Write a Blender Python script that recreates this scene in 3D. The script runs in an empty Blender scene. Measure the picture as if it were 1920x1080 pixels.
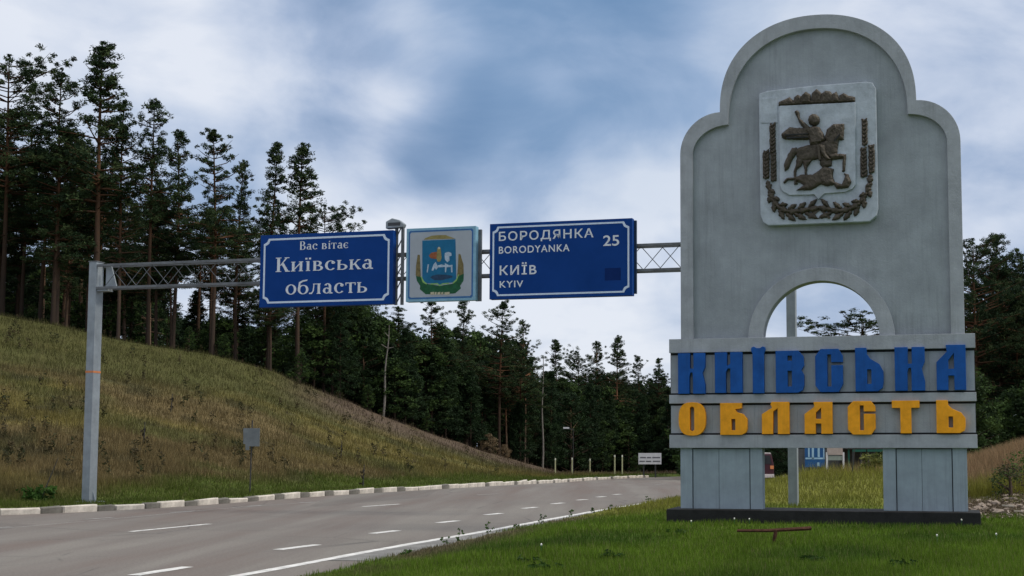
import bpy, bmesh, math, random
import numpy as np
from mathutils import Vector, Matrix
from mathutils.geometry import tessellate_polygon

random.seed(7)
rng = np.random.default_rng(11)
scene = bpy.context.scene
COL = scene.collection
R = math.radians

# ------------------------------------------------------------------ camera
F, PX, PY, CAMZ, PITCH = 2480.0, 1150.0, 630.0, 1.6, math.atan(205 / 2480.0)
cam = bpy.data.cameras.new('camera')
cam.sensor_width = 36.0
cam.lens = F / 1920 * 36
cam.shift_x = (960 - PX) / 1920
cam.shift_y = (PY - 540) / 1920
cam.clip_start, cam.clip_end = 0.1, 3000
camo = bpy.data.objects.new('camera', cam)
COL.objects.link(camo)
camo.location = (0, 0, CAMZ)
camo.rotation_euler = (math.pi / 2 + PITCH, 0, 0)
scene.camera = camo
CT, ST = math.cos(PITCH), math.sin(PITCH)


def ray(px, py):
    a, b = (px - PX) / F, (PY - py) / F
    return (a, CT - ST * b, ST + CT * b)


def at(px, py, d):
    r = ray(px, py)
    t = d / r[1]
    return Vector((r[0] * t, d, CAMZ + r[2] * t))


# ------------------------------------------------------------------ world
SUN_EL, SUN_AZ = R(48), R(104)      # azimuth clockwise from +Y (the view direction)
world = bpy.data.worlds.new('World')
scene.world = world
world.use_nodes = True
nt = world.node_tree
nt.nodes.clear()


class NT:
    def __init__(s, tree): s.t = tree
    def n(s, typ, **kw):
        nd = s.t.nodes.new(typ)
        ins = kw.pop('ins', {})
        for k, v in kw.items(): setattr(nd, k, v)
        for k, v in ins.items():
            if hasattr(v, 'is_linked') or isinstance(v, bpy.types.NodeSocket): s.t.links.new(v, nd.inputs[k])
            else: nd.inputs[k].default_value = v
        return nd
    def math(s, op, a, b=None, c=None, clamp=False):
        nd = s.t.nodes.new('ShaderNodeMath'); nd.operation = op; nd.use_clamp = clamp
        for i, v in enumerate((a, b, c)):
            if v is None: continue
            if isinstance(v, bpy.types.NodeSocket): s.t.links.new(v, nd.inputs[i])
            else: nd.inputs[i].default_value = v
        return nd.outputs[0]
    def mix(s, fac, a, b, bt='MIX'):
        nd = s.t.nodes.new('ShaderNodeMix'); nd.data_type = 'RGBA'; nd.blend_type = bt
        for i, v in ((0, fac), (6, a), (7, b)):
            if isinstance(v, bpy.types.NodeSocket): s.t.links.new(v, nd.inputs[i])
            else: nd.inputs[i].default_value = v if i == 0 else (*v, 1)[:4]
        return nd.outputs[2]
    def ramp(s, fac, stops):
        nd = s.t.nodes.new('ShaderNodeValToRGB')
        s.t.links.new(fac, nd.inputs[0])
        e = nd.color_ramp.elements
        while len(e) < len(stops): e.new(0.5)
        for el, (p, c) in zip(e, stops):
            el.position = p
            el.color = (c, c, c, 1) if not hasattr(c, '__len__') else (*c, 1)
        return nd.outputs[0]


W = NT(nt)
tc = W.n('ShaderNodeTexCoord')
gen = tc.outputs['Generated']
sky = W.n('ShaderNodeTexSky', sky_type='NISHITA', sun_disc=False, sun_elevation=SUN_EL, sun_rotation=SUN_AZ)
skyc = W.mix(1.0, sky.outputs[0], (0.05, 0.05, 0.05), 'MULTIPLY')
sep = W.n('ShaderNodeSeparateXYZ', ins={0: gen})
den = W.math('ADD', W.math('MAXIMUM', sep.outputs[2], 0.0), 0.22)
u = W.math('DIVIDE', sep.outputs[0], den)
v = W.math('DIVIDE', sep.outputs[1], den)
comb = W.n('ShaderNodeCombineXYZ', ins={0: u, 1: v, 2: 0.3})
n1 = W.n('ShaderNodeTexNoise', ins={'Vector': comb.outputs[0], 'Scale': 1.15, 'Detail': 5.0, 'Roughness': 0.5, 'Distortion': 0.25})
n2 = W.n('ShaderNodeTexNoise', ins={'Vector': W.n('ShaderNodeMapping', ins={0: gen, 3: (1, 1, 1.7)}).outputs[0], 'Scale': 7.0, 'Detail': 7.0, 'Roughness': 0.55, 'Distortion': 0.35})


def blob(px, py, deg, gain):
    r = Vector(ray(px, py)).normalized()
    dp = W.n('ShaderNodeVectorMath', operation='DOT_PRODUCT', ins={0: gen, 1: tuple(r)})
    c = math.cos(R(deg))
    q = W.n('ShaderNodeMapRange', interpolation_type='SMOOTHERSTEP', ins={0: dp.outputs['Value'], 1: c, 2: 1.0, 3: 0.0, 4: gain})
    return q.outputs[0]


dark = W.math('MULTIPLY', W.math('SUBTRACT', n1.outputs[0], 0.42), 1.5)
dark = W.math('ADD', dark, W.math('MULTIPLY', W.math('SUBTRACT', n2.outputs[0], 0.5), 1.25))
for b in ((740, 240, 5.5, 0.42), (900, 300, 5.0, 0.34), (700, 20, 4.5, 0.2), (960, 150, 5, 0.16), (1150, 250, 4, 0.1), (560, 60, 5, 0.2), (1060, 30, 7, 0.34), (1260, 60, 6, 0.26), (760, 120, 4, -0.22), (1130, 190, 4, -0.12),
          (180, 120, 8, -0.30), (560, 420, 4, -0.2), (640, 400, 4, -0.2), (1050, 600, 6, -0.2), (1860, 200, 7, 0.15), (1500, 580, 3, 0.15), (1270, 330, 3.0, -0.15), (820, 500, 4, -0.3)):
    dark = W.math('ADD', dark, blob(*b))
ccol = W.ramp(W.math('ADD', dark, 0.16, clamp=True), [(0.0, (0.66, 0.70, 0.78)), (0.25, (0.50, 0.565, 0.69)), (0.5, (0.315, 0.40, 0.56)), (0.75, (0.20, 0.29, 0.45)), (1.0, (0.13, 0.215, 0.37))])
bl = W.math('ADD', blob(1150, 10, 13, 0.75), W.math('MULTIPLY', W.math('SUBTRACT', n1.outputs[0], 0.5), 1.4), clamp=True)
ccol = W.mix(W.math('MULTIPLY', bl, 0.42), ccol, (0.11, 0.26, 0.47))
# an overcast dome is brighter and whiter towards the zenith
zen = W.n('ShaderNodeMapRange', interpolation_type='SMOOTHSTEP', ins={0: sep.outputs[2], 1: 0.32, 2: 0.95, 3: 0.0, 4: 1.0}).outputs[0]
ccol = W.mix(zen, ccol, W.mix(0.6, W.mix(1.0, ccol, (1.5, 1.45, 1.35), 'MULTIPLY'), (0.98, 0.96, 0.92)))
ccol = W.mix(1.0, ccol, (0.77, 0.765, 0.76), 'MULTIPLY')
allc = W.mix(0.90, skyc, ccol)
bg = W.n('ShaderNodeBackground', ins={0: allc, 1: 1.0})
# clouds are emission-level colours; the Nishita sky in the mix is scaled to 0.05
W.n('ShaderNodeOutputWorld', ins={0: bg.outputs[0]})

sun = bpy.data.lights.new('sun', 'SUN')
sun.energy, sun.angle, sun.color = 1.5, R(12), (1.0, 0.93, 0.83)
suno = bpy.data.objects.new('sun', sun)
COL.objects.link(suno)
sd = Vector((math.sin(SUN_AZ) * math.cos(SUN_EL), math.cos(SUN_AZ) * math.cos(SUN_EL), math.sin(SUN_EL)))
suno.rotation_euler = (-sd).to_track_quat('-Z', 'Y').to_euler()
suno.location = (20, 0, 40)
scene.view_settings.view_transform = 'Standard'
scene.view_settings.look = 'None'
scene.view_settings.gamma = 1
scene.view_settings.exposure = 0.70
scene.cycles.max_bounces = 5
scene.cycles.diffuse_bounces = 3
scene.cycles.use_denoising = True

# ------------------------------------------------------------------ materials


def new_mat(name):
    m = bpy.data.materials.new(name); m.use_nodes = True
    t = m.node_tree; t.nodes.clear()
    T = NT(t)
    p = T.n('ShaderNodeBsdfPrincipled'); o = T.n('ShaderNodeOutputMaterial', ins={0: p.outputs[0]})
    return m, T, p


def simple(name, col, rough=0.7, var=0.25, scale=6.0, bump=0.1, bscale=40.0, metal=0.0, streak=0.0, spec=0.3, grime=(0.08, 0.08, 0.075)):
    m, T, p = new_mat(name)
    tcn = T.n('ShaderNodeTexCoord')
    n = T.n('ShaderNodeTexNoise', ins={'Vector': tcn.outputs['Object'], 'Scale': scale, 'Detail': 6.0, 'Roughness': 0.65})
    f = T.ramp(n.outputs[0], [(0.3, 1 - var), (0.7, 1 + var * 0.3)])
    c = T.mix(1.0, col, f, 'MULTIPLY')
    if streak:
        mp = T.n('ShaderNodeMapping', ins={0: tcn.outputs['Object'], 3: (9.0, 9.0, 0.45)})
        ns = T.n('ShaderNodeTexNoise', ins={'Vector': mp.outputs[0], 'Scale': 1.6, 'Detail': 7.0, 'Roughness': 0.7})
        nl = T.n('ShaderNodeTexNoise', ins={'Vector': tcn.outputs['Object'], 'Scale': 0.7, 'Detail': 3.0})
        sf = T.math('MULTIPLY', T.ramp(ns.outputs[0], [(0.48, 0.0), (0.66, 1.0)]), T.ramp(nl.outputs[0], [(0.4, 0.25), (0.65, 1.0)]))
        c = T.mix(T.math('MULTIPLY', sf, streak), c, grime)
    T.t.links.new(c, p.inputs['Base Color'])
    rr = T.ramp(n.outputs[0], [(0.3, min(1, rough + 0.12)), (0.7, max(0.05, rough - 0.08))])
    T.t.links.new(rr, p.inputs['Roughness'])
    p.inputs['Metallic'].default_value = metal
    p.inputs['Specular IOR Level'].default_value = spec
    if bump:
        nb = T.n('ShaderNodeTexNoise', ins={'Vector': tcn.outputs['Object'], 'Scale': bscale, 'Detail': 5.0, 'Roughness': 0.7})
        b = T.n('ShaderNodeBump', ins={'Strength': bump, 'Distance': 0.02, 'Height': nb.outputs[0]})
        T.t.links.new(b.outputs[0], p.inputs['Normal'])
    return m


M = {}
M['concrete'] = simple('painted_grey_concrete', (0.375, 0.395, 0.425), 0.85, 0.24, 2.2, 0.35, 22, streak=0.30, grime=(0.15, 0.155, 0.15))
M['concrete_panel'] = simple('painted_grey_panel', (0.335, 0.365, 0.395), 0.85, 0.24, 1.3, 0.35, 26, streak=0.30, grime=(0.13, 0.14, 0.14))
M['pillar_paint'] = simple('pillar_blue_grey_paint', (0.30, 0.36, 0.40), 0.75, 0.2, 2.0, 0.2, 26, streak=0.4, grime=(0.13, 0.15, 0.155))
M['plaque'] = simple('silver_painted_plaque', (0.47, 0.52, 0.58), 0.6, 0.28, 5.0, 0.4, 16, streak=0.3, grime=(0.25, 0.28, 0.3))
M['bronze'] = simple('bronze_brown_relief', (0.088, 0.072, 0.054), 0.6, 0.5, 9.0, 0.6, 20, metal=0.1)
M['plinth'] = simple('dark_painted_plinth', (0.018, 0.018, 0.018), 0.8, 0.4, 3.0, 0.3, 20)
M['seam_shade'] = simple('dark_seam_shade', (0.03, 0.033, 0.035), 0.9, 0.3)  # dark joint colour, also painted shade along the rails and under rim ends
M['blue_letter'] = simple('blue_letter_paint', (0.001, 0.085, 0.36), 0.6, 0.3, 3.0, 0.15, 20, streak=0.35, grime=(0.003, 0.035, 0.14))
M['orange_letter'] = simple('orange_letter_paint', (0.95, 0.385, 0.008), 0.55, 0.25, 5.0, 0.1, 20, streak=0.3, grime=(0.42, 0.19, 0.02))
M['sign_blue'] = simple('sign_blue_sheet', (0.002, 0.045, 0.225), 0.55, 0.15, 1.2, 0.03, 6, spec=0.12)
M['sign_patch'] = simple('sign_blue_patch', (0.002, 0.022, 0.125), 0.6, 0.1, spec=0.1)
M['sign_edge'] = simple('sign_dark_blue_edge', (0.012, 0.035, 0.075), 0.5, 0.3)
M['white_print'] = simple('white_print', (0.72, 0.76, 0.80), 0.5, 0.22, 14.0, 0)
M['border_print'] = simple('pale_border_print', (0.62, 0.72, 0.85), 0.5, 0.12, 14.0, 0)
M['galv'] = simple('galvanised_steel', (0.30, 0.335, 0.36), 0.5, 0.25, 3.0, 0.08, 30, metal=0.25, streak=0.35, grime=(0.18, 0.19, 0.2))
M['truss'] = simple('weathered_truss_steel', (0.17, 0.18, 0.19), 0.6, 0.45, 2.5, 0.1, 30, metal=0.2)
M['orange_band'] = simple('orange_band', (0.62, 0.22, 0.08), 0.6, 0.2)
M['emb_panel'] = simple('emblem_grey_panel', (0.36, 0.40, 0.44), 0.5, 0.12, 2.0, 0.03, 6)
M['emb_frame'] = simple('emblem_pale_blue_frame', (0.22, 0.42, 0.55), 0.5, 0.2)
M['emb_line'] = simple('emblem_blue_line', (0.03, 0.13, 0.34), 0.5, 0.2)
M['emb_shield'] = simple('shield_blue', (0.0, 0.13, 0.27), 0.5, 0.2)
M['emb_gold'] = simple('dull_gold', (0.28, 0.24, 0.085), 0.5, 0.35, 9)
M['emb_green'] = simple('wreath_green', (0.006, 0.10, 0.035), 0.5, 0.5, 9)
M['emb_lime'] = simple('wreath_lime', (0.25, 0.45, 0.12), 0.5, 0.3, 9)
M['emb_red'] = simple('cloak_rust', (0.30, 0.09, 0.03), 0.5, 0.4, 12)
M['emb_cream'] = simple('cream', (0.52, 0.47, 0.33), 0.5, 0.3, 12)
M['emb_white'] = simple('horse_white', (0.42, 0.52, 0.62), 0.5, 0.3, 12)
M['emb_navy'] = simple('navy_ground', (0.012, 0.05, 0.11), 0.5, 0.4, 12)
M['wheat'] = simple('wheat_brown', (0.19, 0.15, 0.055), 0.5, 0.5, 20)
M['line_paint'] = simple('road_line_paint', (0.74, 0.73, 0.70), 0.7, 0.5, 5.0, 0.1, 40)
M['line_worn'] = simple('road_line_worn', (0.34, 0.335, 0.32), 0.8, 0.5, 4.0, 0.1, 40)
M['kerb_white'] = simple('kerb_whitewash', (0.60, 0.55, 0.48), 0.85, 0.45, 3.5, 0.5, 18)
M['kerb_grey'] = simple('kerb_bare_concrete', (0.16, 0.15, 0.13), 0.9, 0.4, 4.0, 0.5, 18)
M['rust'] = simple('rusty_iron', (0.085, 0.035, 0.02), 0.9, 0.6, 14.0, 0.6, 40)
M['back_grey'] = simple('grey_sign_back', (0.16, 0.18, 0.19), 0.6, 0.25, 4.0, 0.05)
M['pole_dark'] = simple('dark_pole', (0.045, 0.045, 0.045), 0.7, 0.3)
M['white_board'] = simple('white_board', (0.60, 0.60, 0.62), 0.6, 0.15, 3.0, 0.05)
M['smudge'] = simple('grey_print', (0.13, 0.13, 0.15), 0.7, 0.3)
M['marker'] = simple('marker_post_paint', (0.42, 0.42, 0.25), 0.7, 0.3, 8)
M['marker_tip'] = simple('marker_post_top', (0.6, 0.6, 0.5), 0.7, 0.2)
M['billboard_blue'] = simple('billboard_blue', (0.015, 0.09, 0.26), 0.5, 0.35, 3)
M['billboard_pale'] = simple('billboard_pale_blue', (0.32, 0.50, 0.66), 0.5, 0.3, 3)
M['pinkish'] = simple('faded_pink_board', (0.42, 0.35, 0.32), 0.7, 0.25, 4)
M['greyboard'] = simple('grey_green_board', (0.26, 0.30, 0.27), 0.7, 0.25, 4)
M['fence_grey'] = simple('dark_grey_fence', (0.075, 0.08, 0.085), 0.8, 0.3, 3)
M['green_paint'] = simple('dark_green_paint', (0.012, 0.10, 0.07), 0.6, 0.35, 3)
M['van_red'] = simple('dark_red_bodywork', (0.06, 0.022, 0.03), 0.35, 0.15, 3, 0)
M['van_white'] = simple('white_bodywork', (0.55, 0.5, 0.48), 0.35, 0.1, 3, 0)
M['van_glass'] = simple('dark_glass', (0.02, 0.022, 0.025), 0.3, 0.1, 3, 0, spec=0.6)
M['rubber'] = simple('black_rubber', (0.02, 0.02, 0.02), 0.8, 0.2)
M['stone'] = simple('rubble_stone', (0.36, 0.29, 0.235), 0.9, 0.55, 9.0, 0.7, 18)
M['plank_pale'] = simple('pale_weathered_wood', (0.50, 0.45, 0.37), 0.85, 0.3, 9.0, 0.3, 18)
M['birch'] = simple('pale_bark', (0.22, 0.20, 0.175), 0.9, 0.45, 7.0, 0.3, 18, streak=0.3, grime=(0.1, 0.09, 0.08))
M['petal'] = simple('white_petals', (0.72, 0.72, 0.66), 0.8, 0.1, 9, 0)

# asphalt
m, T, p = new_mat('worn_asphalt')
tcn = T.n('ShaderNodeTexCoord')
mp = T.n('ShaderNodeMapping', ins={0: tcn.outputs['Object'], 2: (0, 0, R(18)), 3: (0.55, 0.035, 1)})
na = T.n('ShaderNodeTexNoise', ins={'Vector': mp.outputs[0], 'Scale': 1.0, 'Detail': 4.0, 'Roughness': 0.6})
nb = T.n('ShaderNodeTexNoise', ins={'Vector': tcn.outputs['Object'], 'Scale': 0.25, 'Detail': 5.0, 'Roughness': 0.6})
nc = T.n('ShaderNodeTexNoise', ins={'Vector': tcn.outputs['Object'], 'Scale': 25.0, 'Detail': 4.0, 'Roughness': 0.8})
c = T.ramp(na.outputs[0], [(0.38, (0.148, 0.118, 0.102)), (0.50, (0.170, 0.150, 0.134)), (0.60, (0.200, 0.183, 0.162))])
c = T.mix(T.ramp(nb.outputs[0], [(0.42, 0.0), (0.62, 0.45)]), c, (0.147, 0.135, 0.122))
vp = T.n('ShaderNodeTexVoronoi', feature='F1', ins={'Vector': mp.outputs[0], 'Scale': 0.9})
sc_ = T.n('ShaderNodeSeparateColor', ins={0: vp.outputs['Color']})
c = T.mix(1.0, c, T.ramp(sc_.outputs[0], [(0.0, 0.86), (0.14, 0.88), (0.16, 1.0), (1.0, 1.04)]), 'MULTIPLY')
c = T.mix(1.0, c, T.ramp(nc.outputs[0], [(0.3, 0.72), (0.7, 1.2)]), 'MULTIPLY')
# fine cracks
wv = T.n('ShaderNodeTexVoronoi', feature='DISTANCE_TO_EDGE', ins={'Vector': T.mix(0.12, tcn.outputs['Object'], nb.outputs[1]), 'Scale': 0.35})
ck = T.math('MULTIPLY', T.ramp(wv.outputs[0], [(0.0, 1.0), (0.010, 0.0)]), T.ramp(nb.outputs[0], [(0.46, 0.0), (0.58, 0.75)]))
c = T.mix(ck, c, (0.06, 0.058, 0.055))
T.t.links.new(c, p.inputs['Base Color'])
p.inputs['Roughness'].default_value = 0.85
p.inputs['Specular IOR Level'].default_value = 0.25
bp = T.n('ShaderNodeBump', ins={'Strength': 0.35, 'Distance': 0.01, 'Height': nc.outputs[0]})
T.t.links.new(bp.outputs[0], p.inputs['Normal'])
M['asphalt'] = m


def attr_mat(name, rough=0.9, noise=0.3, scale=2.0, trans=0.0, bump=0.0):
    m, T, p = new_mat(name)
    a = T.n('ShaderNodeVertexColor', layer_name='tint')
    tcn = T.n('ShaderNodeTexCoord')
    n = T.n('ShaderNodeTexNoise', ins={'Vector': tcn.outputs['Object'], 'Scale': scale, 'Detail': 6.0, 'Roughness': 0.7})
    c = T.mix(1.0, a.outputs[0], T.ramp(n.outputs[0], [(0.25, 1 - noise), (0.75, 1 + noise)]), 'MULTIPLY')
    T.t.links.new(c, p.inputs['Base Color'])
    p.inputs['Roughness'].default_value = rough
    p.inputs['Specular IOR Level'].default_value = 0.12
    if bump:
        b = T.n('ShaderNodeBump', ins={'Strength': bump, 'Distance': 0.1, 'Height': n.outputs[0]})
        T.t.links.new(b.outputs[0], p.inputs['Normal'])
    if trans:
        tr = T.n('ShaderNodeBsdfTranslucent', ins={0: c})
        mx = T.n('ShaderNodeMixShader', ins={0: trans, 1: p.outputs[0], 2: tr.outputs[0]})
        out = [x for x in T.t.nodes if x.type == 'OUTPUT_MATERIAL'][0]
        T.t.links.new(mx.outputs[0], out.inputs[0])
    return m


M['ground'] = attr_mat('meadow_ground', 0.95, 0.45, 5.0, bump=0.6)
M['blades'] = attr_mat('grass_blades', 0.7, 0.35, 0.9, trans=0.3)
M['needles'] = attr_mat('pine_needles', 0.8, 0.35, 0.7, trans=0.12)
M['leaves'] = attr_mat('broad_leaves', 0.7, 0.35, 0.7, trans=0.25)
# pine bark: brown grey below, orange above (real colour of Scots pine)
m, T, p = new_mat('pine_bark')
tcn = T.n('ShaderNodeTexCoord')
sp = T.n('ShaderNodeSeparateXYZ', ins={0: tcn.outputs['Object']})
hf = T.math('DIVIDE', sp.outputs[2], 16.0)
oi = T.n('ShaderNodeObjectInfo')
n = T.n('ShaderNodeTexNoise', ins={'Vector': tcn.outputs['Object'], 'Scale': 3.0, 'Detail': 6.0, 'Roughness': 0.7})
hf = T.math('ADD', hf, T.math('MULTIPLY', T.math('SUBTRACT', n.outputs[0], 0.5), 0.5))
c = T.ramp(hf, [(0.1, (0.085, 0.062, 0.048)), (0.35, (0.125, 0.078, 0.052)), (0.6, (0.19, 0.093, 0.05)), (0.9, (0.09, 0.055, 0.035))])
c = T.mix(1.0, c, T.ramp(oi.outputs['Random'], [(0.0, 0.3), (0.6, 0.6), (0.85, 0.95), (1.0, 1.9)]), 'MULTIPLY')
T.t.links.new(c, p.inputs['Base Color'])
p.inputs['Roughness'].default_value = 0.95
p.inputs['Specular IOR Level'].default_value = 0.1
bp = T.n('ShaderNodeBump', ins={'Strength': 0.5, 'Distance': 0.05, 'Height': n.outputs[0]})
T.t.links.new(bp.outputs[0], p.inputs['Normal'])
M['bark'] = m

# ------------------------------------------------------------------ object helpers


def link(o, parent=None):
    COL.objects.link(o)
    if parent is not None: o.parent = parent
    return o


def obj(name, me, mat=None, parent=None, loc=None):
    o = bpy.data.objects.new(name, me)
    if mat is not None and not me.materials: me.materials.append(M[mat] if isinstance(mat, str) else mat)
    if loc is not None: o.location = loc
    return link(o, parent)


def tag(o, label=None, cat=None, group=None, kind=None):
    if label: o['label'] = label
    if cat: o['category'] = cat
    if group: o['group'] = group
    if kind: o['kind'] = kind
    return o


def empty(name, loc, rz=0.0):
    o = bpy.data.objects.new(name, None)
    o.empty_display_size = 0.3
    o.location = loc; o.rotation_euler = (0, 0, rz)
    return link(o)


def mesh_np(name, V, Fc, tint=None):
    V = np.asarray(V, np.float32); Fc = np.asarray(Fc, np.int32)
    k = Fc.shape[1]
    me = bpy.data.meshes.new(name)
    me.vertices.add(len(V)); me.vertices.foreach_set('co', V.ravel())
    me.loops.add(Fc.size); me.loops.foreach_set('vertex_index', Fc.ravel())
    me.polygons.add(len(Fc)); me.polygons.foreach_set('loop_start', np.arange(0, Fc.size, k, dtype=np.int32))
    me.update(calc_edges=True)
    if tint is not None:
        a = me.color_attributes.new('tint', 'FLOAT_COLOR', 'POINT')
        tt = np.ones((len(V), 4), np.float32); tt[:, :3] = tint
        a.data.foreach_set('color', tt.ravel())
    return me


class MB:
    """collects simple solids into one mesh"""
    def __init__(s): s.v = []; s.f = []
    def add(s, vs, fs):
        b = len(s.v); s.v += [tuple(x) for x in vs]; s.f += [tuple(b + i for i in f) for f in fs]; return s
    def box(s, x0, y0, z0, x1, y1, z1):
        return s.add([(x0, y0, z0), (x1, y0, z0), (x1, y1, z0), (x0, y1, z0), (x0, y0, z1), (x1, y0, z1), (x1, y1, z1), (x0, y1, z1)],
                     [(0, 3, 2, 1), (4, 5, 6, 7), (0, 1, 5, 4), (1, 2, 6, 5), (2, 3, 7, 6), (3, 0, 4, 7)])
    def tube(s, a, b, r0, r1=None, n=8):
        a, b = Vector(a), Vector(b); r1 = r0 if r1 is None else r1
        d = (b - a).normalized(); up = Vector((0, 0, 1)) if abs(d.z) < 0.9 else Vector((1, 0, 0))
        x = d.cross(up).normalized(); y = d.cross(x)
        vs = []
        for p_, r_ in ((a, r0), (b, r1)):
            for i in range(n):
                t = 2 * math.pi * i / n
                vs.append(p_ + x * math.cos(t) * r_ + y * math.sin(t) * r_)
        fs = [(i, (i + 1) % n, n + (i + 1) % n, n + i) for i in range(n)] + [tuple(range(n))[::-1], tuple(range(n, 2 * n))]
        return s.add(vs, fs)
    def prism(s, pts, y0, y1, holes=()):
        """outline in (x, z) extruded from y0 (front) to y1 (back)"""
        loops = [list(pts)] + [list(h) for h in holes]
        flat = [q for l in loops for q in l]
        tris = tessellate_polygon([[Vector((a, b, 0)) for a, b in l] for l in loops])
        n = len(flat)
        vs = [(a, y0, b) for a, b in flat] + [(a, y1, b) for a, b in flat]
        fs = []
        for t in tris:
            (ax, az), (bx, bz), (cx, cz) = flat[t[0]], flat[t[1]], flat[t[2]]
            cr = (bx - ax) * (cz - az) - (bz - az) * (cx - ax)
            t = tuple(t) if cr > 0 else tuple(t)[::-1]
            fs.append(t); fs.append(tuple(n + i for i in t[::-1]))
        o = 0
        for li, l in enumerate(loops):
            ar = sum(l[i - 1][0] * l[i][1] - l[i][0] * l[i - 1][1] for i in range(len(l)))
            for i in range(len(l)):
                a, b = o + i, o + (i + 1) % len(l)
                fs.append((a, n + a, n + b, b) if (ar > 0) == (li == 0) else (b, n + b, n + a, a))
            o += len(l)
        return s.add(vs, fs)
    def build(s, name, mat, parent=None, loc=None, bevel=0.0, smooth=False):
        me = bpy.data.meshes.new(name); me.from_pydata(s.v, [], s.f); me.update()
        bm = bmesh.new(); bm.from_mesh(me)
        bmesh.ops.remove_doubles(bm, verts=bm.verts, dist=1e-6)
        if bevel:
            es = [e for e in bm.edges if len(e.link_faces) == 2 and e.calc_face_angle(0) > 0.6]
            bmesh.ops.bevel(bm, geom=es, offset=bevel, segments=2, affect='EDGES', profile=0.6)
        bm.to_mesh(me); bm.free()
        if smooth: me.shade_smooth()
        return obj(name, me, mat, parent, loc)


# ------------------------------------------------------------------ noise and terrain


def vnoise(x, y, s=1.0, seed=0):
    x = np.asarray(x, float) / s + 137.3 * seed; y = np.asarray(y, float) / s - 71.9 * seed
    xi, yi = np.floor(x), np.floor(y); fx, fy = x - xi, y - yi
    fx, fy = fx * fx * (3 - 2 * fx), fy * fy * (3 - 2 * fy)
    def h(a, b):
        t = np.sin(a * 127.1 + b * 311.7) * 43758.5453
        return t - np.floor(t)
    return (h(xi, yi) * (1 - fx) + h(xi + 1, yi) * fx) * (1 - fy) + (h(xi, yi + 1) * (1 - fx) + h(xi + 1, yi + 1) * fx) * fy


def fbm(x, y, s, seed=0, o=4):
    r, a, t = 0, 1.0, 0
    for i in range(o):
        r = r + a * vnoise(x, y, s / 2 ** i, seed + i * 3); t += a; a *= 0.55
    return r / t


def sst(x, a, b):
    t = np.clip((np.asarray(x, float) - a) / (b - a), 0, 1); return t * t * (3 - 2 * t)


def sdist_raw(x, y, poly):
    x = np.asarray(x, float); y = np.asarray(y, float)
    if x.size < 3000:       # all segments at once
        A = np.array(poly[:-1]); D = np.array(poly[1:]) - A
        X, Y = x.reshape(-1, 1) - A[:, 0], y.reshape(-1, 1) - A[:, 1]
        t = np.clip((X * D[:, 0] + Y * D[:, 1]) / (D ** 2).sum(1), 0, 1)
        d = np.hypot(X - t * D[:, 0], Y - t * D[:, 1]); i = d.argmin(1); r = np.arange(len(i))
        cr = (D[:, 0] * Y - D[:, 1] * X)[r, i]
        return (d[r, i] * np.where(cr >= 0, 1, -1)).reshape(x.shape)
    best = np.full(x.shape, 1e9); sg = np.zeros(x.shape)
    for (ax, ay), (bx, by) in zip(poly[:-1], poly[1:]):
        dx, dy = bx - ax, by - ay; L2 = dx * dx + dy * dy
        t = np.clip(((x - ax) * dx + (y - ay) * dy) / L2, 0, 1)
        ex, ey = x - ax - t * dx, y - ay - t * dy
        d = np.hypot(ex, ey); cr = dx * (y - ay) - dy * (x - ax)
        mk = d < best - 1e-9
        best = np.where(mk, d, best); sg = np.where(mk, np.where(cr >= 0, 1, -1), sg)
    return best * sg


_luts = {}
LX, LY, LS = (-80.0, 34.0), (7.0, 130.0), 0.3


def sdist(x, y, poly):
    x = np.asarray(x, float); y = np.asarray(y, float)
    if x.size < 20000: return sdist_raw(x, y, poly)
    k = id(poly)
    if k not in _luts:
        g1, g2 = np.meshgrid(np.arange(LX[0], LX[1] + LS, LS), np.arange(LY[0], LY[1] + LS, LS))
        _luts[k] = sdist_raw(g1.ravel(), g2.ravel(), poly).reshape(g1.shape)
    T_ = _luts[k]
    ok = (x > LX[0]) & (x < LX[1] - .01) & (y > LY[0]) & (y < LY[1] - .01)
    out = np.empty(x.shape)
    fx, fy = (x[ok] - LX[0]) / LS, (y[ok] - LY[0]) / LS
    i, j = fx.astype(int), fy.astype(int); fx -= i; fy -= j
    out[ok] = (T_[j, i] * (1 - fx) + T_[j, i + 1] * fx) * (1 - fy) + (T_[j + 1, i] * (1 - fx) + T_[j + 1, i + 1] * fx) * fy
    out[~ok] = sdist_raw(x[~ok], y[~ok], poly)
    return out


def smooth_poly(p, n=6):
    p = [Vector(q) for q in p]; out = []
    for i in range(len(p) - 1):
        a, b, c, d = p[max(i - 1, 0)], p[i], p[i + 1], p[min(i + 2, len(p) - 1)]
        for k in range(n):
            t = k / n
            out.append(0.5 * (2 * b + (c - a) * t + (2 * a - 5 * b + 4 * c - d) * t * t + (3 * b - a - 3 * c + d) * t ** 3))
    out.append(p[-1]); return [(q.x, q.y) for q in out]


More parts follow.
